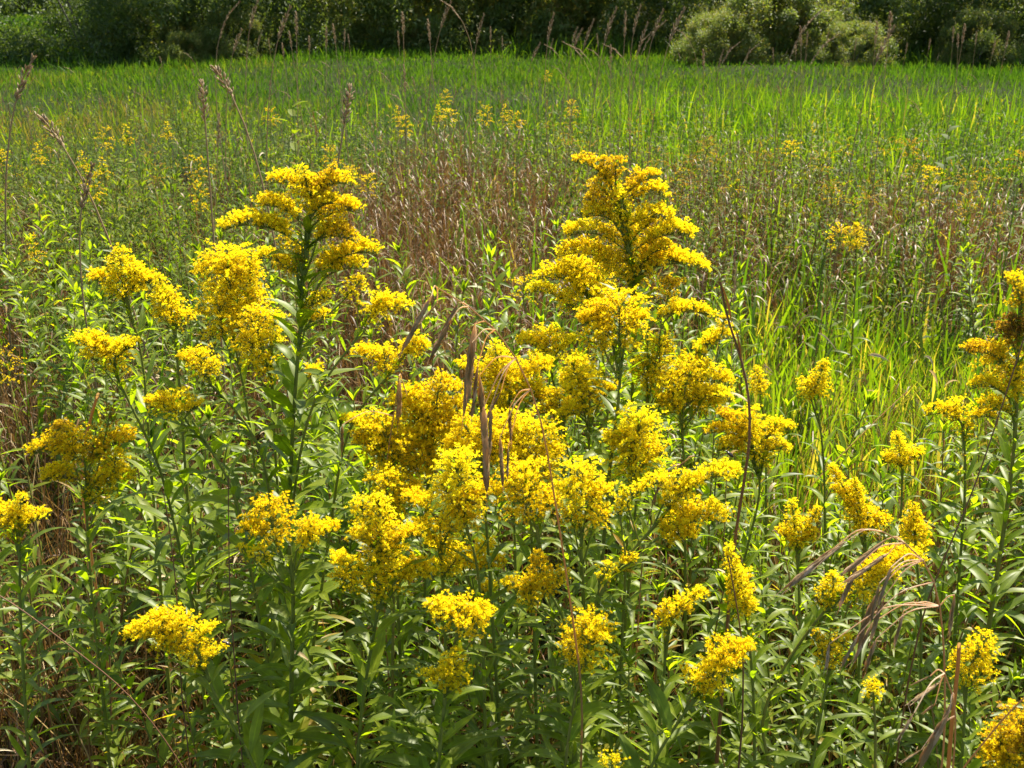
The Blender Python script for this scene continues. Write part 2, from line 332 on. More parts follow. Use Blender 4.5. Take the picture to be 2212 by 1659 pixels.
# ------------------------------------------------------------------ planting plan
def shift(x): return -3.2 / (1 + np.exp((np.asarray(x) + 4.5) / .8)) - 2.4 / (1 + np.exp(-(np.asarray(x) - 4.2) / .8)) + 4.0
def sstep(x, a, b): t = np.clip((x - a) / (b - a), 0, 1); return t * t * (3 - 2 * t)
def blob(px, py, cx, cy, rx, ry): return np.exp(-(((px - cx) / rx) ** 2 + ((py - cy) / ry) ** 2))
def scatter(n, y0, y1, power=1.0, margin=1.45):
    n = int(n * 1.16) if n > 3000 else n
    u = rng.random(n * 2); y = (y0 ** power + u * (y1 ** power - y0 ** power)) ** (1 / power)
    hw = (y * CP + 1.4 * SP) * TH * margin + .25; x = rng.uniform(-1, 1, n * 2) * hw[:] 
    return x[:n], y[:n]
def clump(x, y, per=14, sig=.05):
    n = len(x); k = max(1, n // per); c_ = rng.integers(0, k, n); w_ = rng.random(n) < .72
    sx, sy = rng.normal(0, sig, n), rng.normal(0, sig, n); s_ = 1 + y[c_] * .06
    h_ = np.where(w_, rng.uniform(.7, 1.25, k)[c_], rng.uniform(.6, .9, n)); v_ = np.where(w_, rng.normal(0, .12, k)[c_], 0)
    return np.where(w_, x[c_] + sx * s_, x), np.where(w_, y[c_] + sy * s_, y), h_, v_
def plan(x, y, h=.45):
    px, py = toview(np.stack([x, y, gz(x, y) + h], -1)); return px, py
def fbm(x, y, f): return 1.25 * (np.sin(x * f + 1.3 * np.sin(y * f * .7 + 2)) + np.sin(y * f * 1.3 + 1.7 * np.sin(x * f * .9)) + np.sin((x + y) * f * 2.3) * .5) / 2.5

def brownness(px, py):
    b = 1.1 * blob(px, py, 950, 540, 240, 190) + .8 * blob(px, py, 20, 560, 70, 110) + .75 * blob(px, py, 2060, 500, 180, 90) + .7 * blob(px, py, 1020, 330, 150, 90) \
        + .5 * blob(px, py, 150, 1450, 350, 300) + .45 * blob(px, py, 1600, 370, 200, 60) + .65 * blob(px, py, 1250, 530, 420, 120) + .45 * blob(px, py, 1700, 450, 420, 90) + .5 * blob(px, py, 950, 750, 150, 150)
    return np.clip(b, 0, 1)
def greengrass(px, py):
    g = 1.8 * blob(px, py, 1850, 770, 340, 220) + .8 * blob(px, py, 1450, 205, 380, 70) + .8 * blob(px, py, 1950, 240, 280, 85) + .45 * blob(px, py, 1050, 620, 140, 200) + .35 * blob(px, py, 450, 560, 120, 90)
    return np.clip(g, 0, 1.1)

def grass_batch(buf, x, y, h, w, var, nseg=4, lean=.28, droop=(.02, .45), mat=0, kinkp=0.):
    n = len(x); a = rng.uniform(0, 6.28, n); l = np.abs(rng.normal(0, lean, n)); D = np.stack([np.cos(a) * l, np.sin(a) * l, np.ones(n)], -1)
    P = np.stack([x, y, gz(x, y)], -1); k = np.where(rng.random(n) < kinkp, rng.uniform(.45, .9, n), 2.)
    ribbons(buf, P, D, h, w, nseg, rng.uniform(*droop, n), 2, 0, 'grass', rng.uniform(-1.2, 1.2, n), rng.normal(0, .12, n), mat, var, k if kinkp else None)

# green grass, tall and bladed
gr = Buf()
far_thin = lambda px, y: np.where((y > 8.5) & (px < 1250), .22, 1.0)
for (n, y0, y1, ns) in ((34000, 1.2, 4.2, 5), (38000, 4.2, 8, 4), (36000, 8, 17, 3)):
    x, y = scatter(n, y0, y1, 1.6); x, y, ch, cv = clump(x, y, 16, .045); px, py = plan(x, y); g = greengrass(px, py) * np.where(y > 8, .8, 1) + .10 * (y < 9) + .02 + .16 * fbm(x, y, 1.1) + .12 * fbm(x, y, 2.7); br = brownness(px, py)
    keep = rng.random(len(x)) < np.clip(g * (1 - .55 * br), .05, 1) * far_thin(px, y); x, y, g, ch, cv = x[keep], y[keep], g[keep], ch[keep], cv[keep]; m = len(x)
    h = rng.uniform(.20, .50, m) * np.clip(.65 + .35 * g, .6, 1.0) * np.where(y < 2.0, .6, 1) * (1 + .2 * fbm(x, y, 1.9)) * ch; wd = rng.uniform(.004, .010, m) * np.where(g > .6, 1.15, .7) * np.clip(y / 6, 1, 2.0)
    grass_batch(gr, x, y, h, wd, np.clip(rng.beta(2.2, 2.4, m) + cv + .2 * (g > .7) * (y < 6) - .3 * sstep(y, 5, 9) + .12 * fbm(x, y, .6), 0, 1), ns, .42, kinkp=.12)
# broad single blades that stand out in the middle distance
x, y = scatter(9000, 3.0, 15, 1.5); px, py = plan(x, y, .5); keep = rng.random(len(x)) < (.16 + .85 * np.clip(blob(px, py, 1400, 200, 420, 110) + blob(px, py, 1900, 230, 360, 110) + blob(px, py, 1050, 600, 220, 220) + .9 * blob(px, py, 1750, 500, 430, 260), 0, 1)) * far_thin(px, y); x, y = x[keep], y[keep]; m = len(x)
grass_batch(gr, x, y, rng.uniform(.42, .72, m), rng.uniform(.009, .018, m), np.clip(rng.normal(.42, .24, m), 0, 1), 5, .26, (.02, .5))
# taller grass at the foot of the bushes
x = rng.uniform(-13, 14, 11000); y = 25.3 + shift(x) + rng.normal(0, .9, 11000); x, y, ch, cv = clump(x, y, 30, .10); m = len(x); grass_batch(gr, x, y, rng.uniform(.3, .75, m) * ch * np.where(x < 0, .6, 1), rng.uniform(.012, .022, m), np.clip(rng.normal(.25, .2, m) + cv, 0, 1), 3, .4, (.02, .6))
tag(gr.obj('meadow_grass', [M['grass']]), 'bright green bladed grass standing among the flowers', 'grass', kind='stuff')
# short far grass
sg = Buf(); n = 165000
x, y = scatter(n, 9.5, 42, 1.35, 1.3); x, y = x[:n], y[:n]; x[:30000] = rng.uniform(-26, -11, 30000); y[:30000] = rng.uniform(23, 47, 30000)
px, py = plan(x, y, .3); tan = np.clip(1.0 * blob(px, py, 200, 225, 480, 70) * (px < 900) + .3 * blob(px, py, 1950, 190, 380, 60) + .2 * fbm(x, y, .5) + .2 * fbm(x, y, 2.1), 0, 1.1)
grass_batch(sg, x, y, rng.uniform(.08, .24, n) * np.clip(1 + .45 * fbm(x, y, .8) + .3 * fbm(x, y, 2.3), .35, 2), rng.uniform(.007, .014, n) * np.clip(y / 12, 1, 2.2), np.clip(rng.normal(.27, .18, n) + .62 * tan + .12 * fbm(x, y, .35), 0, 1), 2, .4, (.02, .5))
tag(sg.obj('short_grass', [M['shortgrass']]), 'soft green short grass of the open meadow before the bushes', 'grass', kind='stuff')
# dry brown grass and thin stems
dg = Buf()
for (n, y0, y1, ns) in ((56000, 1.0, 4.2, 4), (46000, 4.2, 9, 3), (5000, 9, 16, 3)):
    x, y = scatter(n, y0, y1, 1.5); x, y, ch, cv = clump(x, y, 22, .05); px, py = plan(x, y, .35); b = brownness(px, py) + .20 * (y < 7) + .05 + .14 * fbm(x, y, 1.7)
    keep = rng.random(len(x)) < np.clip(1.6 * b * (1 - .5 * np.clip(greengrass(px, py), 0, 1)), .05, 1); x, y, b, ch, cv = x[keep], y[keep], b[keep], ch[keep], cv[keep]; m = len(x)
    h = rng.uniform(.30, .74, m) * ch * np.clip(.65 + .5 * b, .6, 1.15) * np.where(y < 2.0, .7, 1); wd = rng.uniform(.0016, .005, m) * np.clip(y / 4, 1, 2.4)
    grass_batch(dg, x, y, h, wd, np.clip(rng.beta(1.4, 2.6, m) + cv * .8, 0, 1), ns, .5, (.0, .7), kinkp=.3)
# nodding seed tops of the dry grass in the thick patches
n = 3600; x, y = scatter(n, 2.4, 10, 1.4); px, py = plan(x, y, .5); keep = rng.random(len(x)) < brownness(px, py) * .9 + .05; x, y = x[keep], y[keep]; m = len(x)
for rep in range(5):
    a = rng.uniform(0, 6.28, m); P = np.stack([x + rng.normal(0, .02, m), y + rng.normal(0, .02, m), rng.uniform(.38, .62, m)], -1)
    ribbons(dg, P, np.stack([np.cos(a) * .8, np.sin(a) * .8, rng.uniform(.1, .8, m)], -1), rng.uniform(.05, .12, m), rng.uniform(.003, .006, m), 3, 1.1, 2, 0, 'leaf', 0., 0., 0, rng.beta(1.2, 2.2, m))
# bleached curled scraps of old leaf
x, y = scatter(420, 1.6, 9, 1.4); m = len(x); a = rng.uniform(0, 6.28, m)
ribbons(dg, np.stack([x, y, rng.uniform(.25, .6, m)], -1), np.stack([np.cos(a), np.sin(a), rng.uniform(-.6, .8, m)], -1), rng.uniform(.03, .09, m), rng.uniform(.005, .010, m), 5, rng.uniform(.2, 1.2, m), 3, .6, 'leaf', rng.normal(0, .6, m), rng.normal(0, .3, m), 0, rng.uniform(.9, 1, m))
tag(dg.obj('dry_grass', [M['dry'], M['husk']]), 'thin dry brown grass matted between the green plants', 'grass', kind='stuff')

# ------------------------------------------------------------------ leafy stalks without flowers
def stalk_variant(i, h, nleaf, L, nseg, across, wr=.15, coarse=False, mats=True):
    r = np.random.default_rng(300 + i); bend = r.normal(0, .10, 2)
    s = np.linspace(1, 0, 12); path = np.stack([bend[0] * s ** 2 * h, bend[1] * s ** 2 * h, s * h], -1)
    sb = Buf(); tube(sb, path, .0014, .0034, 4 if coarse else 6, 0, r.uniform(.2, 1)); fb = Buf()
    stem_leaves(fb, path, L * .6, L, nleaf, wr, 0, seed=900 + i, nseg=nseg, across=across, elev=(.2, 1.0), droop=(.15, .7), varr=(.1, .85), dead=.4)
    # leafy growing tip
    k = 9; a = r.uniform(0, 6.28, k); ribbons(fb, np.tile(path[0], (k, 1)), np.stack([np.cos(a) * .5, np.sin(a) * .5, np.ones(k)], -1), r.uniform(.3, .6, k) * L, L * .07, nseg, .2, across, .3, 'leaf', 0., 0., 0, r.uniform(.4, .9, k))
    return sb, fb
# far ones: one mass
far = Buf(); srcs = [stalk_variant(20 + i, .52, 34, .09, 2, 2, .18, True) for i in range(6)]
x, y = scatter(7600, 4.4, 15.5, 1.25); x, y, ch, cv = clump(x, y, 9, .15); px, py = plan(x, y, .45)
fz = np.clip(1.0 * blob(px, py, 350, 480, 520, 200) + .9 * blob(px, py, 1250, 400, 420, 150) + .8 * blob(px, py, 1800, 470, 500, 130) + .25 + .25 * fbm(x, y, 1.3) + .3 * blob(px, py, 1700, 420, 600, 130) - .7 * brownness(px, py), .04, 1) * (1 - .9 * np.clip(1.6 * blob(px, py, 1850, 760, 330, 170), 0, 1)) * sstep(py, 215, 290)
keep = rng.random(len(x)) < fz * .78; x, y, ch = x[keep], y[keep], ch[keep]; which = rng.integers(0, 6, len(x))
for i, (sb, fb) in enumerate(srcs):
    q = which == i; P = np.stack([x[q], y[q], gz(x[q], y[q])], -1); Fm = frames(np.stack([rng.normal(0, .12, q.sum()), rng.normal(0, .12, q.sum()), np.ones(q.sum())], -1), rng.uniform(0, 6.28, q.sum())); S = rng.uniform(.85, 1.2, q.sum()) * ch[q]
    for bb, mt in ((sb, 1), (fb, 0)):
        v = np.concatenate(bb.v); f = np.concatenate([f for f, _ in bb.f]); tv = np.concatenate(bb.var)
        inst(far, v, f, P, Fm, S, mt, rng.normal(0, .12, q.sum()), tv)
tag(far.obj('leafy_undergrowth', [M['forb'], M['stem']]), 'mass of small leaved green stalks filling the middle of the meadow', 'undergrowth', kind='stuff')

# near ones: things of their own
protos = []
for i in range(12):
    broad = i % 3 == 0; h = [.55, .62, .70, .78][i % 4]
    sb, fb = stalk_variant(i, h, 54 if not broad else 42, .12 if not broad else .15, 6, 3, .14 if not broad else .16)
    protos.append((sb.mesh('stem', [M['stem']]), fb.mesh('foliage', [M['leaf']]), h))
x, y = scatter(900, 1.15, 4.6, 1.2, 1.1); px, py = plan(x, y, .5)
nz = np.clip(.15 + 1.0 * blob(px, py, 2000, 1400, 520, 430) + 1.0 * blob(px, py, 900, 1550, 900, 330) + .8 * blob(px, py, 500, 1150, 380, 250) + .7 * blob(px, py, 300, 600, 320, 150) + .6 * blob(px, py, 1350, 900, 350, 200) + .45 * blob(px, py, 80, 900, 200, 260), 0, 1) * (1 - np.clip(1.5 * blob(px, py, 1850, 790, 300, 190), 0, 1)) * (1 - .75 * blob(px, py, 120, 1420, 330, 330))
order = [i for i in range(len(x)) if rng.random() < nz[i]][:300]
for k, i in enumerate(order):
    sm, fm, h = protos[k % 12]; Y = y[i]
    hmax = np.interp(Y, [1.1, 1.5, 1.8, 2.2, 3, 5], [.30, .44, .55, .64, .72, .78]); sc = min(rng.uniform(.8, 1.2), hmax / h)
    o = empty('leafy_stalk', (x[i], Y, 0), rng.uniform(0, 6.28)); o.scale = (sc * 1.05,) * 3; o.rotation_euler[0] = rng.normal(0, .12); o.rotation_euler[1] = rng.normal(0, .12)
    tag(o, 'green leafy stalk without flowers growing in the undergrowth around the goldenrods', 'plant', 'flowerless leafy stalks in the undergrowth')
    for nm, me in (('stem', sm), ('foliage', fm)):
        c = bpy.data.objects.new(nm, me); col.objects.link(c); c.parent = o

# ------------------------------------------------------------------ goldenrods in bloom, near
goldenrod('tallest goldenrod left of centre, tiered golden sprays above a dark straight leafy stem', 1.82,
    [(672, 440), (662, 520), (655, 600), (648, 720), (636, 860), (626, 1060), (622, 1300), (622, 1600)],
    [(672, 425, 580, 398, 46, 'L'), (678, 420, 762, 402, 50, 'L'), (670, 440, 655, 362, 85, 'P'), (680, 420, 722, 362, 62, 'P', .3), (672, 455, 672, 400, 90, 'D'),
     (660, 490, 556, 446, 58, 'L'), (672, 490, 782, 462, 66, 'L'), (665, 480, 720, 440, 60, 'L', .72, -.6),
     (652, 530, 478, 500, 62, 'L', .8), (640, 520, 560, 495, 52, 'L', .8, -.4), (668, 530, 770, 525, 60, 'L', .55), (690, 500, 730, 480, 60, 'D', .8),
     (668, 610, 816, 550, 64, 'L'), (690, 610, 790, 585, 62, 'L', .78), (700, 600, 740, 560, 60, 'L', .7), (650, 600, 556, 560, 46, 'L'), (640, 590, 600, 570, 40, 'D', .6),
     (655, 670, 705, 640, 40, 'D'), (750, 640, 778, 608, 42, 'D', .85), (660, 705, 716, 688, 34, 'L'), (640, 560, 630, 520, 60, 'D', .6, .8)],
    nleaf=88, lmax=.14, r0=.0055, clear=.05, wr=.22, wf=.80)
goldenrod('rounded golden goldenrod leaning toward the left side of the tallest one', 1.95,
    [(535, 660), (560, 740), (590, 830), (604, 960), (606, 1100)],
    [(545, 625, 430, 596, 60, 'L', .85), (500, 640, 492, 566, 110, 'D', .8), (540, 640, 540, 572, 60, 'D', .85), (510, 690, 490, 630, 110, 'D', .8), (560, 680, 545, 640, 50, 'D', .8)],
    nleaf=46, lmax=.11)
goldenrod('low golden goldenrod just below the rounded one beside the dark stem', 1.9,
    [(500, 710), (510, 760), (530, 850), (545, 960)],
    [(480, 728, 474, 662, 84, 'D', .8), (520, 720, 515, 690, 44, 'D', .7)], nleaf=34, lmax=.10)
goldenrod('goldenrod with three small puffs against the left side of the dark tall stem', 1.86,
    [(585, 730), (582, 790), (590, 880), (596, 1000)],
    [(560, 735, 552, 682, 62, 'D', .78), (590, 735, 592, 685, 50, 'D', .78), (548, 795, 544, 735, 74, 'D', .82), (590, 820, 575, 780, 48, 'D', .65), (700, 835, 668, 812, 50, 'L', .7)], nleaf=50, lmax=.11)
goldenrod('pointed golden plume standing highest on the far left group, beside a leaning one', 1.92,
    [(268, 640), (286, 680), (305, 750), (316, 850), (322, 960)],
    [(268, 655, 258, 536, 96, 'P', .85), (262, 640, 202, 606, 48, 'L', .8), (272, 640, 330, 612, 52, 'L', .8), (268, 610, 300, 585, 50, 'D', .8)], nleaf=46, lmax=.13)
goldenrod('narrow golden plume leaning left beside the pointed plume on the left', 1.84,
    [(372, 690), (382, 757), (389, 850), (396, 960)],
    [(376, 705, 342, 596, 62, 'P', .85), (374, 690, 354, 640, 60, 'D', .8), (380, 700, 412, 682, 38, 'D', .75)], nleaf=44, lmax=.13, wr=.19)
goldenrod('flat topped golden goldenrod under the pointed plume on the far left', 1.8,
    [(250, 810), (274, 860), (310, 930), (336, 980), (360, 1060)],
    [(240, 780, 166, 745, 52, 'L', .85), (235, 775, 212, 716, 52, 'P', .85), (245, 785, 294, 752, 52, 'L', .82), (250, 800, 250, 755, 60, 'D', .8), (215, 785, 185, 765, 34, 'D', .8)], nleaf=52, lmax=.13)
goldenrod('little golden tuft leaning left between the narrow plume and the dark stem', 1.74,
    [(440, 812), (470, 845), (520, 895), (560, 950), (580, 1050)],
    [(440, 812, 398, 780, 44, 'L', .8), (440, 812, 432, 768, 56, 'D', .8), (445, 815, 466, 790, 34, 'D', .8)], nleaf=42, lmax=.12, wr=.19)
goldenrod('single golden dome on a left leaning leafy stem below the flat topped one', 1.66,
    [(415, 908), (432, 935), (465, 985), (500, 1040), (520, 1120)],
    [(398, 905, 320, 882, 44, 'L', .74), (400, 902, 426, 884, 44, 'L', .7), (385, 905, 368, 868, 74, 'D', .78)], nleaf=46, lmax=.13, wr=.2)
goldenrod('fading orange brown goldenrod at the left, the browned one with drooping arms', 1.75,
    [(190, 1060), (186, 1110), (192, 1200), (200, 1300)],
    [(185, 1000, 66, 985, 54, 'L', .62), (180, 960, 120, 930, 36, 'L', .35), (180, 1050, 95, 1040, 50, 'L', .62), (195, 1000, 210, 915, 60, 'P', .3, 0, .6), (230, 930, 240, 878, 44, 'P', .12, 0, .4), (190, 1010, 285, 955, 60, 'L', .68),
     (195, 1050, 290, 1040, 52, 'L', .66), (160, 1000, 150, 950, 80, 'D', .6), (215, 1080, 212, 1040, 60, 'D', .55), (240, 1040, 250, 985, 60, 'D', .7)],
    nleaf=60, lmax=.085, age_shade=.6, old=.2, wr=.16)
goldenrod('yellow goldenrod cut by the left edge of the photo, halfway down', 1.62,
    [(40, 1150), (44, 1200), (42, 1300)],
    [(40, 1140, 46, 1068, 50, 'P', .8), (35, 1150, -20, 1115, 54, 'L', .7), (45, 1150, 104, 1120, 40, 'L', .66), (30, 1160, 20, 1110, 60, 'D', .7)], nleaf=46, lmax=.11)
goldenrod('broad golden head low on the left, its stem leaning right, wasp at one side', 1.42,
    [(440, 1440), (462, 1500), (505, 1570), (545, 1640)],
    [(420, 1420, 280, 1378, 64, 'L', .78), (400, 1400, 340, 1345, 70, 'L', .75), (400, 1400, 392, 1340, 62, 'D', .8), (420, 1395, 466, 1362, 36, 'L', .8), (435, 1430, 415, 1395, 56, 'D', .8), (445, 1440, 488, 1400, 30, 'L', .85), (350, 1400, 345, 1372, 70, 'D', .7)],
    nleaf=30, lmax=.15, wr=.2)
goldenrod('dull gold head with a brighter side arm, right before the base of the tallest stem', 1.55,
    [(625, 1180), (632, 1230), (634, 1320), (630, 1440), (628, 1600)],
    [(600, 1175, 580, 1098, 92, 'D', .6), (590, 1165, 524, 1150, 46, 'L', .58), (640, 1190, 730, 1150, 46, 'L', .74), (660, 1180, 670, 1130, 48, 'D', .75), (540, 1200, 524, 1185, 24, 'D', .8), (580, 1215, 556, 1190, 32, 'D', .85)],  # duller tone of the main head is its shade put into floret colour
    nleaf=64, lmax=.15, old=.08, r0=.006, wr=.2)
goldenrod('many tiered golden goldenrod in the lower centre, pale stem showing below it', 1.5,
    [(820, 1140), (826, 1220), (818, 1320), (796, 1430), (778, 1560)],
    [(820, 1150, 818, 1072, 92, 'P', .85), (790, 1130, 780, 1090, 50, 'D', .85), (818, 1200, 758, 1160, 52, 'L', .75), (825, 1200, 912, 1160, 50, 'L', .72), (820, 1200, 818, 1150, 90, 'D', .75), (840, 1250, 838, 1180, 90, 'D', .88),
     (790, 1260, 722, 1215, 48, 'L', .85), (850, 1260, 940, 1252, 54, 'L', .8), (815, 1290, 815, 1230, 110, 'D', .7), (760, 1270, 730, 1240, 34, 'D', .7), (870, 1250, 895, 1220, 50, 'D', .8)],
    nleaf=50, lmax=.15, wr=.17)
goldenrod('golden puff behind the top of the many tiered goldenrod in the lower centre', 1.68,
    [(850, 1100), (856, 1180), (850, 1300)],
    [(840, 1100, 830, 1032, 80, 'D', .8), (850, 1100, 905, 1060, 50, 'L', .8), (845, 1110, 870, 1075, 50, 'D', .75)], nleaf=34, lmax=.12)
goldenrod('tall egg shaped bright yellow head on a thin reddish stem, dead centre', 1.56,
    [(1000, 1120), (1022, 1170), (1034, 1240), (1040, 1310), (1044, 1420)],
    [(1000, 1125, 985, 1000, 108, 'D', .92), (1000, 1090, 1078, 1072, 46, 'L', .8), (985, 1090, 955, 1050, 60, 'D', .85), (1000, 1120, 1010, 1080, 90, 'D', .6)], nleaf=32, lmax=.10, clear=.05)
goldenrod('round orange yellow puff right of the egg shaped head', 1.55,
    [(1150, 1110), (1165, 1160), (1175, 1220), (1190, 1320)],
    [(1140, 1120, 1130, 1022, 108, 'D', .74), (1160, 1120, 1205, 1085, 56, 'L', .62), (1120, 1080, 1100, 1045, 50, 'D', .78)], nleaf=34, lmax=.10)
goldenrod('bright puff on an upright leafy stem where thin branches fan out to the right', 1.5,
    [(1256, 1110), (1253, 1160), (1258, 1230), (1263, 1300), (1262, 1400)],
    [(1256, 1110, 1258, 1026, 100, 'D', .88), (1240, 1090, 1208, 1060, 54, 'L', .85), (1265, 1100, 1316, 1065, 54, 'L', .85), (1280, 1140, 1300, 1110, 46, 'D', .7), (1240, 1140, 1225, 1105, 40, 'D', .65)], nleaf=46, lmax=.085, wr=.2)
goldenrod('goldenrod with slanting brown stem and finger like yellow sprays fanning right', 1.48,
    [(1440, 1106), (1400, 1150), (1344, 1214), (1300, 1270), (1270, 1330), (1256, 1440)],
    [(1340, 1115, 1350, 1050, 34, 'P', .85), (1355, 1085, 1440, 1045, 40, 'L', .85), (1440, 1106, 1492, 1028, 60, 'P', .85), (1450, 1090, 1592, 1030, 54, 'L', .88), (1440, 1070, 1470, 1030, 50, 'D', .85), (1400, 1180, 1568, 1130, 74, 'L', .88), (1420, 1190, 1500, 1165, 56, 'L', .8),
     (1330, 1230, 1370, 1215, 34, 'L', .75), (1300, 1250, 1320, 1225, 34, 'D', .7)],
    nleaf=44, lmax=.09, wr=.17, lmin=.04)
goldenrod('loose spray of small racemes hidden low behind the egg shaped head', 1.72,
    [(1010, 1250), (1030, 1300), (1050, 1400)],
    [(1000, 1230, 925, 1180, 44, 'L', .8), (990, 1250, 914, 1235, 38, 'L', .82), (1010, 1240, 1060, 1180, 50, 'L', .75), (1020, 1250, 1088, 1225, 44, 'L', .72), (1000, 1225, 990, 1190, 60, 'D', .7), (1030, 1290, 1070, 1275, 36, 'L', .7)], nleaf=40, lmax=.10)
goldenrod('shaded greenish gold upright cluster in the lower centre right of the loose spray', 1.46,
    [(1180, 1270), (1205, 1300), (1232, 1380), (1238, 1460)],
    [(1175, 1290, 1160, 1190, 66, 'P', .5), (1160, 1300, 1090, 1270, 40, 'L', .75), (1150, 1310, 1145, 1260, 50, 'D', .78), (1190, 1280, 1214, 1240, 40, 'D', .6)], nleaf=36, lmax=.10)  # lower tone of the upright plume paints in its shade
goldenrod('flat raceme of upright florets low in the centre on a short leafy stem', 1.38,
    [(985, 1375), (975, 1420), (960, 1500), (950, 1600)],
    [(1000, 1350, 926, 1328, 54, 'L', .86), (990, 1350, 1056, 1345, 64, 'L', .78), (990, 1365, 985, 1310, 80, 'D', .82), (1030, 1370, 1020, 1340, 50, 'D', .7)], nleaf=36, lmax=.13, wr=.2)
goldenrod('round golden ball of florets, lowest at the centre right', 1.36,
    [(1262, 1430), (1246, 1480), (1232, 1560)],
    [(1262, 1440, 1278, 1348, 94, 'D', .72), (1270, 1400, 1308, 1375, 46, 'L', .85), (1240, 1420, 1232, 1380, 50, 'D', .45)], nleaf=34, lmax=.14, wr=.19)  # last lobe, on the left, has its shade painted as a duller tone
goldenrod('small golden plume partly behind big leaves, bottom centre left of the round ball', 1.34,
    [(960, 1490), (958, 1540), (950, 1620)],
    [(962, 1500, 985, 1406, 66, 'P', .8), (960, 1490, 912, 1460, 28, 'L', .8), (965, 1500, 1014, 1482, 28, 'L', .8), (970, 1470, 985, 1440, 56, 'D', .75)], nleaf=34, lmax=.16, wr=.2)
goldenrod('tiny yellow top peeking over the bottom edge right of centre', 1.25,
    [(1322, 1665), (1318, 1720)], [(1322, 1672, 1322, 1640, 42, 'D', .8)], nleaf=20, lmax=.10)
goldenrod('golden raceme reaching right on a leafy branch past the dark tall stem', 1.8,
    [(790, 712), (770, 735), (720, 790), (680, 850), (650, 960)],
    [(790, 690, 885, 672, 44, 'L', .85), (800, 690, 830, 650, 60, 'D', .85)], nleaf=48, lmax=.10, wr=.17)
goldenrod('pair of golden racemes behind a long slanting leafy branch, left of the nodding seed heads', 1.84,
    [(850, 800), (820, 830), (760, 900), (735, 990)],
    [(845, 800, 762, 775, 46, 'L', .82), (860, 780, 925, 758, 50, 'L', .82), (870, 775, 905, 722, 50, 'P', .85), (845, 805, 825, 760, 54, 'D', .75)], nleaf=48, lmax=.11, wr=.15)
goldenrod('wide mounded goldenrod with orange tinged top, left of the centre seed heads', 1.78,
    [(930, 960), (925, 1010), (920, 1100), (918, 1200)],
    [(930, 960, 952, 812, 130, 'P', .66), (920, 900, 845, 880, 52, 'L', .82), (930, 920, 880, 850, 60, 'L', .85), (950, 900, 1010, 895, 56, 'L', .75), (920, 960, 900, 890, 110, 'D', .85), (950, 970, 1020, 945, 56, 'L', .8), (940, 1000, 930, 940, 120, 'D', .8), (940, 850, 1000, 850, 40, 'L', .55)], nleaf=56, lmax=.11)
goldenrod('spreading golden mass adjoining the mounded one on its lower left', 1.74,
    [(850, 1010), (852, 1080), (856, 1200)],
    [(840, 980, 748, 915, 50, 'L', .85), (830, 990, 770, 960, 60, 'L', .7), (840, 1000, 830, 930, 110, 'D', .7), (860, 990, 915, 940, 60, 'L', .78), (850, 1020, 850, 970, 110, 'D', .66), (880, 1020, 930, 985, 50, 'D', .6), (800, 940, 815, 905, 50, 'D', .85)], nleaf=50, lmax=.11)
goldenrod('bright golden slope of flowers directly behind the hanging brown seed heads', 1.98,
    [(1100, 890), (1105, 950), (1110, 1080)],
    [(1095, 860, 1068, 742, 90, 'P', .82), (1050, 830, 990, 795, 40, 'L', .82), (1100, 850, 1185, 800, 66, 'L', .85), (1110, 880, 1165, 850, 66, 'L', .85), (1090, 880, 1080, 800, 100, 'D', .82), (1100, 900, 1050, 880, 50, 'L', .8), (1140, 870, 1190, 875, 50, 'L', .8)], nleaf=40, lmax=.10)
goldenrod('broad golden cushion below the hanging brown seed heads at the centre', 1.7,
    [(1140, 1030), (1145, 1090), (1150, 1200)],
    [(1135, 1010, 1070, 940, 70, 'L', .82), (1140, 1020, 1130, 935, 130, 'D', .84), (1150, 1010, 1215, 995, 60, 'L', .75), (1110, 950, 1105, 892, 70, 'P', .82), (1160, 970, 1170, 935, 80, 'D', .8), (1080, 1000, 1030, 975, 56, 'L', .8), (1150, 1040, 1180, 1015, 70, 'D', .65)], nleaf=46, lmax=.10)
goldenrod('short golden raceme left of the tall twin spire, just under its lower arms', 2.1,
    [(1190, 790), (1200, 840), (1210, 930)],
    [(1190, 770, 1120, 745, 44, 'L', .82), (1190, 780, 1240, 742, 46, 'L', .85), (1185, 780, 1178, 725, 70, 'D', .82)], nleaf=34, lmax=.10)
goldenrod('small golden spray at the foot of the leafy bright stem right of centre', 1.95,
    [(1210, 910), (1225, 960), (1240, 1060)],
    [(1210, 900, 1168, 895, 30, 'L', .78), (1215, 905, 1205, 855, 54, 'D', .75), (1220, 890, 1245, 870, 40, 'D', .8), (1190, 880, 1185, 850, 40, 'D', .8)], nleaf=30, lmax=.09)
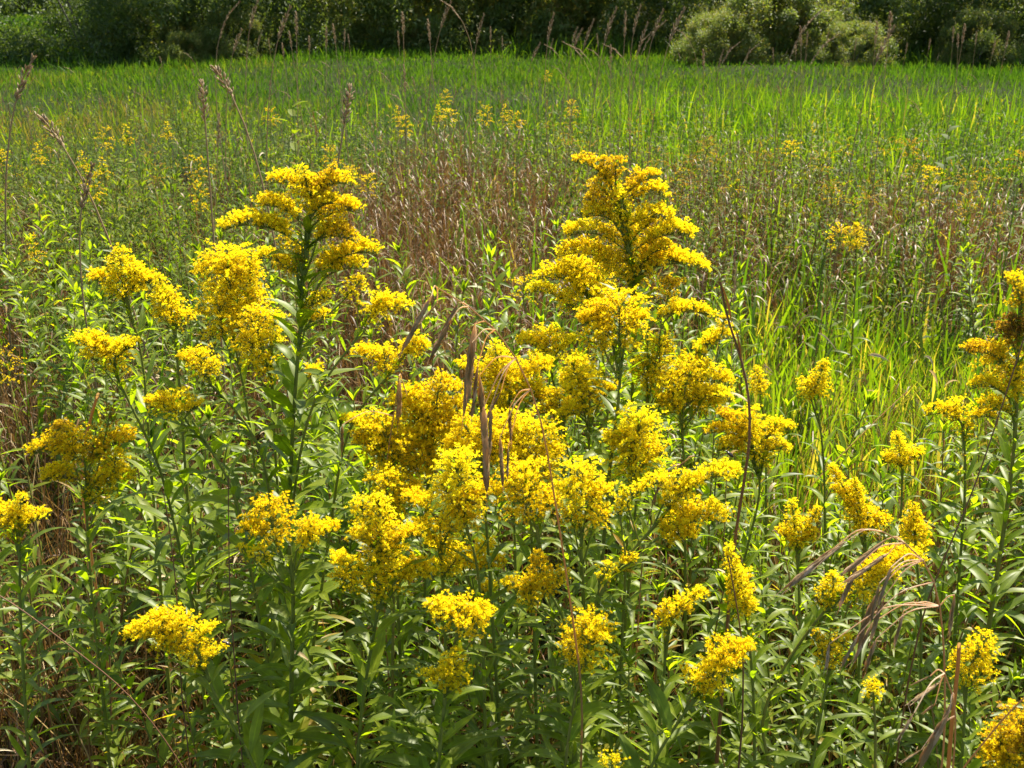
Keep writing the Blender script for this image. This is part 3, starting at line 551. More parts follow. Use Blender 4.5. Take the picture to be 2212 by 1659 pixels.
goldenrod('tallest goldenrod right of centre, twin to the left one, with a browned crooked tip', 2.02,
    [(1345, 470), (1362, 540), (1370, 620), (1372, 720), (1366, 850), (1360, 1000)],
    [(1320, 400, 1240, 352, 38, 'L', .5, .2), (1320, 400, 1300, 342, 56, 'P', .34), (1330, 400, 1330, 350, 48, 'L', .42), (1330, 440, 1290, 395, 66, 'D', .45), (1310, 455, 1272, 430, 50, 'D', .5), (1345, 430, 1420, 385, 50, 'L', .55), (1350, 440, 1440, 428, 54, 'L', .8),
     (1345, 480, 1340, 425, 80, 'D', .88), (1340, 490, 1266, 470, 56, 'L', .8), (1355, 490, 1452, 480, 58, 'L', .8), (1350, 540, 1222, 512, 56, 'L', .82), (1365, 545, 1496, 515, 66, 'L', .85), (1360, 530, 1400, 490, 70, 'L', .75),
     (1350, 590, 1208, 555, 60, 'L', .85), (1368, 590, 1470, 570, 66, 'L', .62), (1372, 600, 1530, 590, 56, 'L', .85), (1375, 580, 1440, 540, 70, 'L', .7), (1355, 600, 1300, 560, 66, 'D', .65), (1370, 610, 1400, 560, 80, 'D', .6), (1440, 655, 1450, 615, 64, 'D', .5), (1360, 560, 1350, 500, 100, 'D', .65, .8)],
    nleaf=76, lmax=.12, r0=.0055, clear=.10, wr=.22, wf=.84)
goldenrod('golden layered spray tucked under the left arms of the tall right of centre one', 2.12,
    [(1290, 690), (1300, 740), (1310, 850)],
    [(1280, 640, 1160, 605, 54, 'L', .85), (1260, 620, 1220, 565, 70, 'L', .85), (1270, 640, 1250, 580, 90, 'D', .82), (1290, 660, 1250, 625, 80, 'D', .8), (1230, 660, 1138, 634, 36, 'L', .85), (1240, 665, 1215, 650, 44, 'D', .8), (1290, 600, 1310, 570, 50, 'D', .8), (1300, 680, 1300, 640, 60, 'D', .7)], nleaf=38, lmax=.10)
goldenrod('goldenrod with an orange yellow rounded crown on a bright lime leafy stem right of centre', 1.74,
    [(1338, 730), (1342, 800), (1338, 870), (1326, 930), (1316, 1020)],
    [(1338, 750, 1338, 655, 120, 'D', .72), (1325, 740, 1255, 700, 66, 'L', .75), (1320, 730, 1285, 675, 60, 'L', .65), (1350, 730, 1390, 690, 54, 'L', .78), (1300, 745, 1262, 735, 46, 'D', .75)],
    nleaf=72, lmax=.10, r0=.0056, clear=.01, wr=.16, lmin=.06)
goldenrod('golden racemes spreading right from behind the lime stemmed plant', 1.95,
    [(1400, 860), (1392, 920), (1380, 1020)],
    [(1400, 700, 1545, 690, 34, 'L', .78), (1430, 700, 1480, 672, 40, 'L', .75), (1490, 780, 1582, 732, 44, 'L', .85), (1425, 830, 1425, 745, 76, 'D', .8), (1440, 850, 1580, 840, 62, 'L', .82), (1450, 830, 1520, 800, 60, 'L', .78), (1460, 870, 1550, 860, 60, 'D', .75), (1400, 840, 1390, 790, 70, 'D', .82), (1430, 900, 1470, 895, 34, 'L', .8), (1300, 850, 1240, 800, 60, 'L', .8), (1290, 860, 1210, 830, 50, 'L', .75), (1500, 890, 1510, 850, 60, 'D', .7), (1560, 720, 1565, 690, 30, 'D', .5)], nleaf=50, lmax=.10)
goldenrod('big bright golden puff below the lime stemmed plant, alone on its stem', 1.72,
    [(1372, 1010), (1364, 1060), (1356, 1150), (1350, 1260)],
    [(1372, 1030, 1380, 912, 112, 'D', .9), (1360, 990, 1310, 960, 56, 'L', .82), (1385, 1010, 1428, 985, 56, 'L', .74), (1370, 1000, 1360, 940, 80, 'D', .82)], nleaf=36, lmax=.10)
goldenrod('wide open spray on the right crossed by the thick red brown stalk, beetle beneath', 1.86,
    [(1640, 1010), (1645, 1060), (1625, 1140), (1600, 1240)],
    [(1620, 960, 1520, 940, 34, 'L', .75), (1610, 940, 1560, 905, 44, 'L', .5), (1620, 950, 1615, 900, 60, 'D', .85), (1640, 960, 1705, 930, 46, 'L', .84), (1640, 985, 1704, 975, 38, 'L', .8), (1620, 985, 1550, 975, 40, 'L', .82), (1630, 980, 1620, 935, 90, 'D', .78), (1660, 930, 1680, 915, 36, 'D', .8), (1640, 1000, 1660, 975, 40, 'D', .6)], nleaf=40, lmax=.09)
goldenrod('little pointed plume in bright grass, left of the two', 2.3, [(1642, 850), (1650, 900), (1655, 1000)], [(1644, 862, 1634, 794, 46, 'P', .8, 0, .9)], nleaf=24, lmax=.09)
goldenrod('small plume leaning right in bright grass, right of the little pointed one', 2.25, [(1756, 850), (1770, 900), (1780, 1000)], [(1752, 865, 1782, 782, 58, 'P', .78, 0), (1750, 860, 1738, 830, 40, 'D', .75)], nleaf=30, lmax=.09)
goldenrod('open bright yellow spray alone on the right before the edge of the bright grass', 2.0, [(1950, 1015), (1948, 1060), (1945, 1150)],
    [(1948, 1015, 1938, 938, 54, 'P', .82), (1948, 1010, 1905, 1002, 34, 'L', .8), (1952, 1005, 1990, 985, 40, 'L', .8)], nleaf=30, lmax=.09)
goldenrod('long plume leaning left on the right with drooping side sprays', 1.72, [(1868, 1140), (1872, 1190), (1868, 1280)],
    [(1850, 1100, 1795, 1008, 44, 'P', .78), (1868, 1145, 1845, 1040, 56, 'P', .78), (1870, 1150, 1915, 1130, 40, 'L', .82), (1860, 1150, 1880, 1110, 60, 'D', .75), (1850, 1130, 1800, 1060, 34, 'L', .7)], nleaf=34, lmax=.09)
goldenrod('half open yellow plume with a small side head right of the slanted fan', 1.68, [(1722, 1180), (1724, 1240), (1728, 1330)],
    [(1722, 1190, 1710, 1082, 54, 'P', .8, 0, .8), (1730, 1165, 1766, 1100, 42, 'P', .76), (1720, 1190, 1680, 1150, 30, 'L', .7), (1725, 1185, 1760, 1155, 30, 'L', .75)], nleaf=40, lmax=.09)
goldenrod('small upright yellow spire on the right above the arching seed heads', 1.66, [(1978, 1180), (1982, 1230), (1990, 1320)],
    [(1976, 1165, 1972, 1090, 48, 'P', .78), (1978, 1190, 1978, 1140, 56, 'D', .74), (1980, 1200, 2005, 1180, 24, 'L', .8)], nleaf=32, lmax=.10)
goldenrod('yellow branch lying almost flat behind the arching purple seed heads', 1.5, [(1830, 1270), (1796, 1300), (1740, 1370), (1680, 1460), (1640, 1560)],
    [(1830, 1270, 1990, 1215, 54, 'L', .82), (1850, 1280, 1930, 1250, 56, 'L', .78), (1800, 1290, 1800, 1240, 44, 'P', .8), (1820, 1290, 1880, 1270, 60, 'D', .76), (1790, 1310, 1775, 1275, 36, 'D', .7)], nleaf=44, lmax=.11, base=(.55, 1.5))
goldenrod('nearly unopened greenish yellow cluster under the arching purple seed heads', 1.46, [(1790, 1440), (1784, 1490), (1770, 1560)],
    [(1790, 1450, 1760, 1362, 40, 'P', .62, 0, .6), (1792, 1450, 1830, 1375, 40, 'P', .62, 0, .6), (1790, 1440, 1795, 1380, 50, 'D', .6, 0, .5)], nleaf=34, lmax=.10)
goldenrod('narrow vertical yellow plume bending left, right of the flat fan tips', 1.5, [(1612, 1320), (1620, 1400), (1628, 1500)],
    [(1612, 1335, 1572, 1182, 60, 'P', .82), (1608, 1310, 1595, 1240, 50, 'D', .78)], nleaf=38, lmax=.10)
goldenrod('slanting yellow spray with fingers reaching up right, low right of centre', 1.46, [(1448, 1350), (1440, 1400), (1430, 1500)],
    [(1440, 1340, 1525, 1290, 38, 'L', .8), (1435, 1360, 1440, 1300, 44, 'P', .78), (1445, 1345, 1490, 1320, 34, 'L', .75)], nleaf=34, lmax=.12)
goldenrod('bright golden club slanting right near the bottom edge on a left leaning stem', 1.36, [(1510, 1490), (1480, 1540), (1430, 1610), (1390, 1690)],
    [(1515, 1490, 1610, 1412, 84, 'L', .85), (1500, 1480, 1480, 1440, 34, 'P', .82), (1520, 1490, 1560, 1430, 66, 'D', .82), (1505, 1500, 1530, 1480, 40, 'D', .65)], nleaf=34, lmax=.15, wr=.19)
goldenrod('yellow two lobed head low on the far right beside the tall dry stems', 1.45, [(2090, 1480), (2084, 1530), (2080, 1620)],
    [(2095, 1440, 2128, 1384, 66, 'D', .78), (2085, 1480, 2120, 1455, 60, 'D', .72), (2080, 1470, 2062, 1420, 36, 'P', .78)], nleaf=30, lmax=.11)
goldenrod('tiny yellow bud cluster low on the right among grey green leaves', 1.45, [(1886, 1500), (1890, 1540), (1892, 1600)], [(1888, 1512, 1886, 1478, 30, 'D', .78)], nleaf=34, lmax=.10)
goldenrod('orange brown head filling the bottom right corner', 1.22, [(2190, 1670), (2196, 1720), (2200, 1800)],
    [(2190, 1670, 2205, 1560, 110, 'D', .45), (2180, 1660, 2125, 1640, 60, 'L', .74), (2200, 1680, 2160, 1600, 80, 'D', .66), (2210, 1640, 2240, 1540, 80, 'P', .25)], nleaf=30, lmax=.12, old=.3)
goldenrod('goldenrod at the right edge, browned above and golden on its drooping lower arms', 1.9,
    [(2196, 780), (2198, 860), (2192, 960), (2178, 1080), (2160, 1200), (2140, 1330)],
    [(2180, 860, 2094, 842, 36, 'L', .82), (2190, 900, 2110, 885, 40, 'L', .3 + .5), (2185, 800, 2082, 765, 44, 'L', .5), (2190, 820, 2150, 770, 90, 'D', .6), (2195, 860, 2200, 810, 60, 'D', .66), (2196, 770, 2170, 720, 66, 'L', .2), (2198, 740, 2180, 680, 70, 'P', .08), (2200, 730, 2240, 700, 60, 'L', .15), (2202, 640, 2180, 606, 44, 'L', .6), (2205, 680, 2210, 600, 50, 'P', .5)],
    nleaf=90, lmax=.14, old=.25, wr=.15, r0=.006)
goldenrod('goldenrod with two flat arms spread level, inward of the right edge one', 1.92, [(2080, 925), (2086, 980), (2084, 1080)],
    [(2080, 915, 2000, 898, 40, 'L', .82), (2082, 915, 2150, 905, 36, 'L', .8), (2078, 920, 2062, 880, 50, 'D', .8), (2085, 945, 2090, 925, 34, 'D', .7)], nleaf=40, lmax=.11)
goldenrod('small far goldenrod spire standing up alone on the upper right', 3.9, [(1850, 560), (1848, 620)], [(1850, 542, 1850, 484, 40, 'P', .8)], nleaf=30, lmax=.09)
goldenrod('golden tuft half buried in the mass between the seed heads and the egg shaped head', 1.66, [(1035, 960), (1040, 1020), (1050, 1120)],
    [(1030, 960, 1000, 915, 60, 'D', .8), (1040, 965, 1060, 900, 60, 'D', .82), (1030, 990, 960, 975, 50, 'L', .78), (1045, 1000, 1075, 960, 60, 'D', .72)], nleaf=30, lmax=.09)
goldenrod('layered golden sprays low behind the lime stemmed plant on its left side', 1.84, [(1270, 900), (1272, 960), (1280, 1060)],
    [(1270, 890, 1225, 850, 54, 'L', .8), (1275, 890, 1270, 820, 66, 'D', .8), (1265, 900, 1210, 905, 44, 'L', .76), (1290, 880, 1330, 840, 50, 'L', .7), (1250, 830, 1235, 780, 54, 'D', .8)], nleaf=30, lmax=.09)
goldenrod('soft golden sprays on the right behind the lime stemmed plant, above the open spray', 1.9, [(1470, 900), (1476, 960), (1480, 1060)],
    [(1465, 880, 1440, 820, 60, 'D', .78), (1475, 885, 1530, 860, 56, 'L', .84), (1470, 890, 1420, 880, 50, 'L', .76), (1480, 830, 1500, 790, 60, 'D', .8), (1520, 860, 1580, 870, 40, 'L', .8)], nleaf=30, lmax=.09)
goldenrod('small golden puffs low between the many tiered goldenrod and the loose spray', 1.6, [(950, 1170), (955, 1240), (960, 1340)],
    [(945, 1175, 905, 1140, 50, 'L', .78), (955, 1180, 975, 1140, 56, 'D', .74), (950, 1130, 880, 1080, 50, 'L', .8), (960, 1240, 985, 1210, 44, 'D', .75)], nleaf=36, lmax=.10)
# middle distance tufts: plant copies share a few meshes
farm = []
for i in range(8):
    h = .78; sb, fb = stalk_variant(60 + i, h, 34, .085, 3, 2, .16, True); top = np.array([0, 0, 0.]); v = np.concatenate(sb.v); top = v[np.argmax(v[:, 2])]
    cb = Buf(); k = 5
    wd = [.08, .09, .06, .09, .11, .075, .10, .12][i]; kinds = 'DDPDDDDD'[i]; ag = [.75, .42, .7, .55, .36, .62, .30, .36][i]
    cb = cluster(top - UP * .04, top + UP * [.04, .04, .06, .035, .03, .05, .04, .05][i], wd, kinds, ag * .85, .26 if i < 6 else .13, .3, 500 + i, 1.1)
    farm.append((sb.mesh('stem', [M['stem']]), fb.mesh('foliage', [M['forb']]), cb.mesh('flower_cluster', FM), h))
tufts = [(245, 265, 6.2), (312, 275, 6.0), (222, 285, 6.2), (60, 322, 5.4), (118, 322, 5.4), (8, 345, 5.2), (70, 372, 4.8), (210, 340, 5.3), (260, 345, 5.3), (135, 348, 5.2), (200, 385, 4.6), (30, 330, 5.5), (500, 292, 5.9), (570, 242, 7.0), (430, 350, 5.1), (448, 415, 4.4), (435, 408, 4.4), (785, 372, 4.8), (790, 395, 4.6), (770, 385, 4.7), (80, 532, 3.6), (90, 775, 2.7), (20, 770, 2.7), (360, 268, 6.4), (800, 250, 6.8), (885, 240, 7.1), (870, 262, 6.6), (905, 262, 6.6), (930, 240, 7.0), (960, 195, 9), (975, 245, 6.9), (990, 240, 7.0), (1050, 238, 7.1), (1095, 235, 7.2), (1110, 238, 7.1), (1120, 250, 6.8), (940, 190, 9.2), (1185, 148, 12), (1225, 220, 7.9), (1710, 270, 6.5), (1740, 320, 5.6), (2040, 370, 4.9), (1960, 390, 4.7), (1800, 505, 3.8), (1780, 500, 3.8), (1010, 300, 6.1), (1100, 600, 3.35), (700, 330, 5.4), (620, 320, 5.6), (2205, 340, 5.2), (2010, 312, 5.8), (1850, 500, 3.9)]
yellowish = {(312, 275), (555, 298), (570, 242), (785, 372), (790, 395), (1632, 320), (8, 345), (1710, 270)}
dull = [(1500 + random.uniform(-60, 640), random.uniform(300, 470)) for _ in range(34)] + [(random.uniform(1180, 1500), random.uniform(215, 330)) for _ in range(8)] + [(random.uniform(0, 420), random.uniform(260, 420)) for _ in range(7)]
tufts = [t for k, t in enumerate(tufts) if k % 3]
tufts += [(px, py, .88 / math.tan(PITCH - math.atan((829.5 - py) / 1106 * TH))) for px, py in dull]
nd = len(tufts) - len(dull)
for k, (px, py, Y) in enumerate(tufts):
    P = at(px, py, Y); i = 6 + k % 2 if k >= nd else random.choice([0, 2, 3, 5]) if (px, py) in yellowish or px < 1130 else random.choice([0, 1, 3, 4, 4, 5]); sm, fm, cm, h = farm[i]
    sc = float(np.clip(P[2] / h, .6, 1.3)); sc2 = sc * random.uniform(.75, 1.0)
    if Y > 5: sc2 = sc * 1.0
    o = empty('goldenrod', (P[0], Y, float(gz(P[0], Y)) + (P[2] - .82 * sc if P[2] - .82 * sc > -.2 else 0) * 0), random.uniform(0, 6.28)); o.scale = (sc2, sc2, sc * .95)
    tag(o, 'small distant goldenrod tuft standing in the middle of the meadow', 'goldenrod', 'distant goldenrods in the meadow')
    for nm, me in (('stem', sm), ('foliage', fm), ('flower_cluster', cm)):
        c = bpy.data.objects.new(nm, me); col.objects.link(c); c.parent = o
# ------------------------------------------------------------------ nodding seed heads, near
def lens_t(n=5, sides=5):
    v = []; 
    for i in range(n + 1):
        s = i / n; r_ = .085 * math.sin(math.pi * min(1, s * .92 + .04)) ** .8
        for k in range(sides): a = 2 * math.pi * k / sides + i * .5; v.append([r_ * math.cos(a), r_ * math.sin(a) * .6, s])
    f = [[i * sides + k, i * sides + (k + 1) % sides, (i + 1) * sides + (k + 1) % sides, (i + 1) * sides + k] for i in range(n) for k in range(sides)]
    return np.array(v), np.array(f)
LT = lens_t()
def spikelet(buf, p0, p1, r, wf=1.0, mat=0):
    """overlapping husks along p0..p1 with awns"""
    p0 = np.asarray(p0, float); p1 = np.asarray(p1, float); L = np.linalg.norm(p1 - p0); d = (p1 - p0) / L; n = 9
    s = np.linspace(0, .62, n); S0 = frames(np.broadcast_to(d, (n, 3)).copy(), np.zeros(n))[:, :, 0]
    alt = np.where(np.arange(n) % 2, 1, -1)[:, None]; D = norm(d + S0 * alt * .085 * wf + r.normal(0, .015, (n, 3)))
    P = p0 + (d * L)[None] * s[:, None]; inst(buf, LT[0] * np.array([wf, wf, 1]), LT[1], P, frames(D, r.uniform(0, 6, n)), L * r.uniform(.34, .42, n), mat, np.clip(r.normal(.45, .22, n), 0, 1))
    A = P + D * L * .36; tubes(buf, np.stack([A, A + (D + d) * L * .10], 1), .00045, .0002, 3, mat, .8)
def nodding(name, label, Y, stalk, droops, mat='husk', wf=1.0, r0=.0022, seed=1):
    wf *= 1.5
    r = np.random.default_rng(seed); pts = [at(x, y, Y) for x, y in stalk]; e = pts[0]; g = np.array([e[0] + .0, Y + .05, 0]); path = smooth_path([g] + pts, 30)
    root = empty(name, tuple(g)); tag(root, label, 'seed grass'); sb = Buf(); tube(sb, path, r0, r0 * .4, 6, 0, .3)
    for dr in droops:
        (x0, y0, x1, y1) = dr[:4]; Yo = Y + r.uniform(-.05, .05); a = at(x0, y0, Yo); b = at(x1, y1, Yo + r.uniform(-.02, .02))
        if len(dr) > 4:
            q0 = at(dr[4], dr[5], Y); j = int(np.argmin(np.linalg.norm(path - q0, axis=1))); q0 = path[j]
            mid = (q0 + a) / 2 + UP * np.linalg.norm(a - q0) * .22; tube(sb, smooth_path([q0, mid, a], 10), .0010, .0006, 4, 0, .9)
        h = Buf(); spikelet(h, a, b, r, wf); h.obj('seed_head', [M[mat]], root, g)
    sb.obj('stalk', [M['husk'] if mat == 'husk' else M['huskp']], root, g); return root
nodding('seed_grass', 'arching dry grass with tan seed heads hanging before the flowers at the centre', 1.32,
    [(1260, 1500), (1215, 1180), (1195, 1060), (1175, 920), (1150, 830), (1105, 745), (1060, 680), (1000, 640), (945, 622)],
    [(932, 640, 870, 755, 945, 622), (945, 655, 905, 700, 960, 625), (990, 655, 945, 740, 1020, 650), (975, 690, 922, 790, 1000, 640), (1026, 700, 1002, 895, 1060, 680), (1020, 740, 1010, 850, 1060, 680), (1036, 810, 1050, 980, 1105, 745), (1082, 845, 1050, 905, 1105, 745), (1045, 880, 1052, 1060, 1110, 750),
     (1060, 880, 1058, 980, 1105, 745), (1100, 882, 1104, 955, 1150, 830), (1080, 945, 1086, 1050, 1150, 835), (1098, 965, 1096, 1030, 1160, 850), (1032, 790, 1020, 900, 1080, 710)], 'husk', .9, seed=3)
nodding('seed_grass', 'arching purple brown seed grass with many slanting heads on the right', 1.2,
    [(2040, 1640), (2042, 1460), (2036, 1330), (2020, 1240), (1990, 1180), (1950, 1155), (1905, 1148)],
    [(1800, 1185, 1690, 1278, 1905, 1148), (1830, 1168, 1758, 1225, 1930, 1150), (1915, 1165, 1820, 1240, 1965, 1160), (1850, 1225, 1812, 1310, 1965, 1160), (1920, 1195, 1825, 1260, 1985, 1175), (1925, 1225, 1895, 1310, 1990, 1180), (1900, 1260, 1880, 1345, 1990, 1180), (1888, 1290, 1850, 1400, 2005, 1205),
     (1910, 1290, 1880, 1380, 2005, 1205), (1855, 1370, 1818, 1440, 2020, 1240), (1893, 1380, 1868, 1450, 2025, 1290), (1952, 1320, 1930, 1398, 2025, 1290), (1792, 1390, 1784, 1450, 2036, 1330), (2062, 1285, 2050, 1370, 2036, 1300), (1885, 1345, 1845, 1425, 2025, 1290)], 'huskp', .85, seed=4)
nodding('seed_grass', 'pale dry seed grass drooping low beside the bottom right corner', 1.05,
    [(2056, 1700), (2066, 1560), (2068, 1500), (2064, 1470), (2040, 1455)],
    [(2010, 1460, 1972, 1478, 2040, 1455), (2030, 1475, 1968, 1518, 2055, 1462), (1975, 1540, 1944, 1592, 2040, 1455), (2060, 1510, 2020, 1600, 2068, 1490), (2050, 1540, 1985, 1655, 2068, 1500), (1990, 1620, 1950, 1645, 2066, 1560), (2020, 1520, 1995, 1540, 2064, 1470)], 'huskp', .9, seed=5)
nodding('seed_grass', 'thin brown seed grass arching from behind the big bright puff right of centre', 1.8,
    [(1385, 1240), (1395, 1140), (1420, 1050), (1460, 1000), (1500, 985)],
    [(1450, 1010, 1420, 1060, 1480, 990), (1430, 1035, 1408, 1085, 1460, 1000), (1480, 995, 1450, 1030, 1500, 985)], 'huskp', .7, seed=6)
nodding('seed_grass', 'dry whitish husk hanging beside the golden mass left of centre', 1.7, [(820, 1120), (840, 960), (858, 850), (866, 828), (862, 812)],
    [(864, 822, 861, 920, 862, 812), (868, 820, 878, 850, 862, 812), (739, 918, 738, 975, 850, 880)], 'husk', 1.2, seed=7)
# plain stalks and blades that cross the flowers
def stalk(label, Y, pts, r0, r1, mat, var=.5, leafs=()):
    P = [at(x, y, Y + (s[0] if s else 0)) for x, y, *s in pts]; g = np.array([P[-1][0], P[-1][1], 0]); path = smooth_path(P + ([g] if P[-1][2] > .02 else []), 40)
    root = empty('dry_stalk', tuple(g)); tag(root, label, 'stalk'); b = Buf(); tube(b, path, r0, r1, 6, 0, var); b.obj('stalk', [mat], root, g)
    for (x0, y0, x1, y1, wd, vv) in leafs:
        lb = Buf(); a = at(x0, y0, Y); c = at(x1, y1, Y); ribbons(lb, [a], [c - a + UP * .1 * np.linalg.norm(c - a)], [np.linalg.norm(c - a)], [wd], 8, .12, 3, .5, 'leaf', 0., 0., 0, vv)
        lb.obj('leaf', [M['dry']], root, g)
stalk('thick twisted red brown stalk curving up through the flowers on the right', 1.55, [(1556, 610), (1560, 660), (1590, 740), (1614, 815), (1618, 860), (1622, 900), (1620, 960), (1606, 1050), (1590, 1140), (1575, 1300)], .0016, .0042, M['redstalk'], .5, [(1580, 700, 1552, 590, .012, .2), (1617, 870, 1575, 845, .010, .98), (1600, 780, 1585, 690, .010, .1)])
stalk('long straight thin brown stalk slanting down from the right edge', 1.5, [(2222, 700), (2170, 860), (2111, 1037), (2060, 1160), (2021, 1247), (1990, 1340), (1960, 1480)], .0009, .0020, M['redstalk'], .4)
stalk('thin dark red stalk slanting from the lower left to the bottom edge', 1.25, [(-20, 1275), (40, 1310), (150, 1395), (260, 1480), (330, 1560), (385, 1640), (430, 1720)], .0008, .0012, M['redstalk'], .4)
stalk('thin upright dark stalk between the faded goldenrod and the broad left head', 1.45, [(352, 1060), (365, 1130), (378, 1240), (385, 1330), (392, 1500)], .0008, .0016, M['redstalk'], .1)
stalk('thin upright dark stalk just left of the dull gold head', 1.42, [(493, 1030), (494, 1150), (496, 1280), (506, 1420), (515, 1560)], .0008, .0016, M['redstalk'], .1)
stalk('pale thin stalk slanting in the bright grass on the right', 2.3, [(1960, 845), (1900, 900), (1830, 970), (1740, 1060)], .0008, .0015, M['husk'], .8)
stalk('dark curved stalk hanging between the narrow plume and the bright golden club', 1.4, [(1572, 1200), (1590, 1300), (1600, 1360), (1606, 1420), (1604, 1560)], .0009, .0026, M['redstalk'], .2)
stalk('stout dry stalk standing near the bottom right beside the two lobed head', 1.3, [(2072, 1390), (2070, 1440), (2058, 1540), (2045, 1700)], .0026, .0040, M['husk'], .2)
stalk('brown branching stalk rising right through the bottom right corner', 1.15, [(2215, 1505), (2170, 1545), (2130, 1600), (2060, 1680)], .0010, .0026, M['husk'], .3)
stalk('tilted dry stem leaning up right from the foot of the left edge goldenrods', 1.9, [(212, 850), (196, 900), (182, 960), (175, 1050)], .003, .0034, M['husk'], .3)

# ------------------------------------------------------------------ upright seed stalks standing above the meadow
def reed_mesh(i, tall, hl, wid, bend=0.):
    r = np.random.default_rng(700 + i); s = np.linspace(0, 1, 14); P = np.stack([bend * s ** 5 * tall, .1 * bend * s ** 2, s * tall], -1); P[:, 2] -= abs(bend) * .5 * s ** 8 * tall
    sb = Buf(); tube(sb, P, .0022, .0009, 4, 0, .3); hb = Buf(); n = int(hl / .0022)
    d = np.concatenate([[0], np.cumsum(np.linalg.norm(np.diff(P, axis=0), axis=1))]); t = d[-1] - hl * r.random(n); Q = np.stack([np.interp(t, d, P[:, k]) for k in range(3)], 1)
    f = (d[-1] - t) / hl; a = r.uniform(0, 6.28, n); T = norm(P[-1] - P[-3]); O = np.stack([np.cos(a), np.sin(a), 0 * a], -1); D = norm(T + O * .35)
    inst(hb, LT[0] * np.array([1.5, 1.5, 1]), LT[1], Q + O * (wid * .3 * np.sin(np.pi * np.clip(f, .03, .97)) ** .6)[:, None], frames(D, a), .009 + wid * .4, 0, np.clip(r.normal(.5, .3, n), 0, 1))
    return sb.mesh('stalk', [M['reed']]), hb.mesh('seed_head', [M['reed']]), P[-1]
reeds = [reed_mesh(0, 1.0, .09, .011), reed_mesh(1, 1.0, .12, .011, .06), reed_mesh(2, 1.0, .08, .014, -.05), reed_mesh(3, 1.0, .17, .007, .15), reed_mesh(4, 1.0, .13, .007, -.19)]
def reed(px, py, Y, i, lean, label, group=None, wide=1.0):
    P = at(px, py, Y); sm, hm, tip = reeds[i]; g0 = float(gz(P[0], Y)); sc = (P[2] - g0) / (tip[2] * math.cos(lean)) ; o = empty('seed_stalk', (P[0] - math.sin(lean) * sc - tip[0] * sc * math.cos(lean), Y, g0)); o.rotation_euler = (0, lean, 0); o.scale = (sc * wide if i < 3 else sc, sc * wide, sc)
    tag(o, label, 'seed stalk', group)
    for nm, me in (('stalk', sm), ('seed_head', hm)):
        c = bpy.data.objects.new(nm, me); col.objects.link(c); c.parent = o
reed(40, 112, 4.2, 1, .10, 'tall brown seed stalk by the upper left edge, leaning right', wide=1.6)
reed(116, 240, 3.4, 2, -.16, 'dark brown seed stalk leaning left, upper left', wide=1.6)
reed(166, 358, 3.3, 1, -.05, 'lower brown seed stalk just right and below the left leaning one', wide=1.6)
reed(437, 180, 3.6, 0, .02, 'grey brown plump seed stalk, left of the pale lit one', wide=1.7)
reed(500, 142, 4.0, 2, -.06, 'pale lit plump seed stalk above the left goldenrod group', wide=1.8)
reed(757, 190, 3.6, 0, .22, 'dark seed stalk leaning right above the tallest left goldenrod', wide=1.8)
reed(474, 252, 3.8, 0, .14, 'thin pale seed stalk leaning right below the plump pair', wide=.9)
reed(873, 145, 5.0, 0, .0, 'pale upright seed stalk in green grass left of centre', wide=.9)
reed(1588, 570, 2.4, 0, -.03, 'grey seed stalk top beside the right arms of the tall twin goldenrod', wide=.8)
reed(1830, 640, 2.9, 0, .02, 'small dark seed stalk in the bright grass', wide=.8)
tops = [(512, 12, 3), (548, 0, 4), (512, 60, 1), (560, 70, 3), (615, 10, 1), (625, 70, 0), (640, 30, 0), (705, 60, 0), (720, 55, 0), (580, 85, 0), (668, 80, 0), (745, 65, 0), (752, 75, 0), (610, 95, 0), (870, 30, 0), (860, 70, 0), (950, 5, 4), (970, 0, 1), (925, 45, 0), (1048, 30, 3), (1085, 80, 0), (1060, 60, 0),
    (1190, 32, 1), (1160, 90, 3), (1215, 90, 4), (1250, 60, 4), (1230, 95, 4), (1285, 40, 1), (1290, 75, 0), (1330, 15, 1), (1352, 30, 0), (1378, 15, 3), (1300, 90, 4), (1395, 50, 1), (1405, 75, 3), (1428, 20, 3), (1440, 45, 3), (1468, 15, 1), (1455, 60, 4), (1240, 60, 4), (1265, 100, 4), (1195, 85, 4), (1175, 95, 4), (1320, 100, 0),
    (1520, 110, 0), (1580, 100, 4), (1600, 90, 3), (1620, 105, 4), (1730, 60, 0), (1745, 70, 0), (1775, 30, 3), (1790, 70, 0), (1815, 70, 3), (1720, 95, 0), (1895, 50, 0), (1920, 55, 1), (1925, 30, 0), (2060, 60, 0), (2070, 75, 0), (2085, 55, 0), (2110, 70, 0), (2150, 90, 0), (2180, 70, 0), (2010, 85, 0), (1960, 95, 0), (1850, 85, 0), (1670, 105, 0), (1560, 110, 4), (1640, 95, 3)]
for k, (px, py, i) in enumerate(tops):
    Y = random.uniform(5.5, 8.5) if py < 60 else random.uniform(7, 12)
    if i > 2 and k % 2: i = 1
    reed(px, py, Y, i, random.uniform(-.1, .1), 'thin tan seed stalk standing against the dark bushes', 'tan seed stalks against the bushes', random.uniform(.9, 1.4))
for k in range(90):
    px = random.uniform(0, 2212); py = random.uniform(105, 230); Y = 1.15 / math.tan(PITCH - math.atan((829.5 - py) / 1106 * TH)) * random.uniform(.6, .8)
    reed(px, py, Y, random.randrange(5), random.uniform(-.15, .15), 'thin tan seed stalk rising from the open grass', 'thin seed stalks in the grass', random.uniform(.8, 1.3))

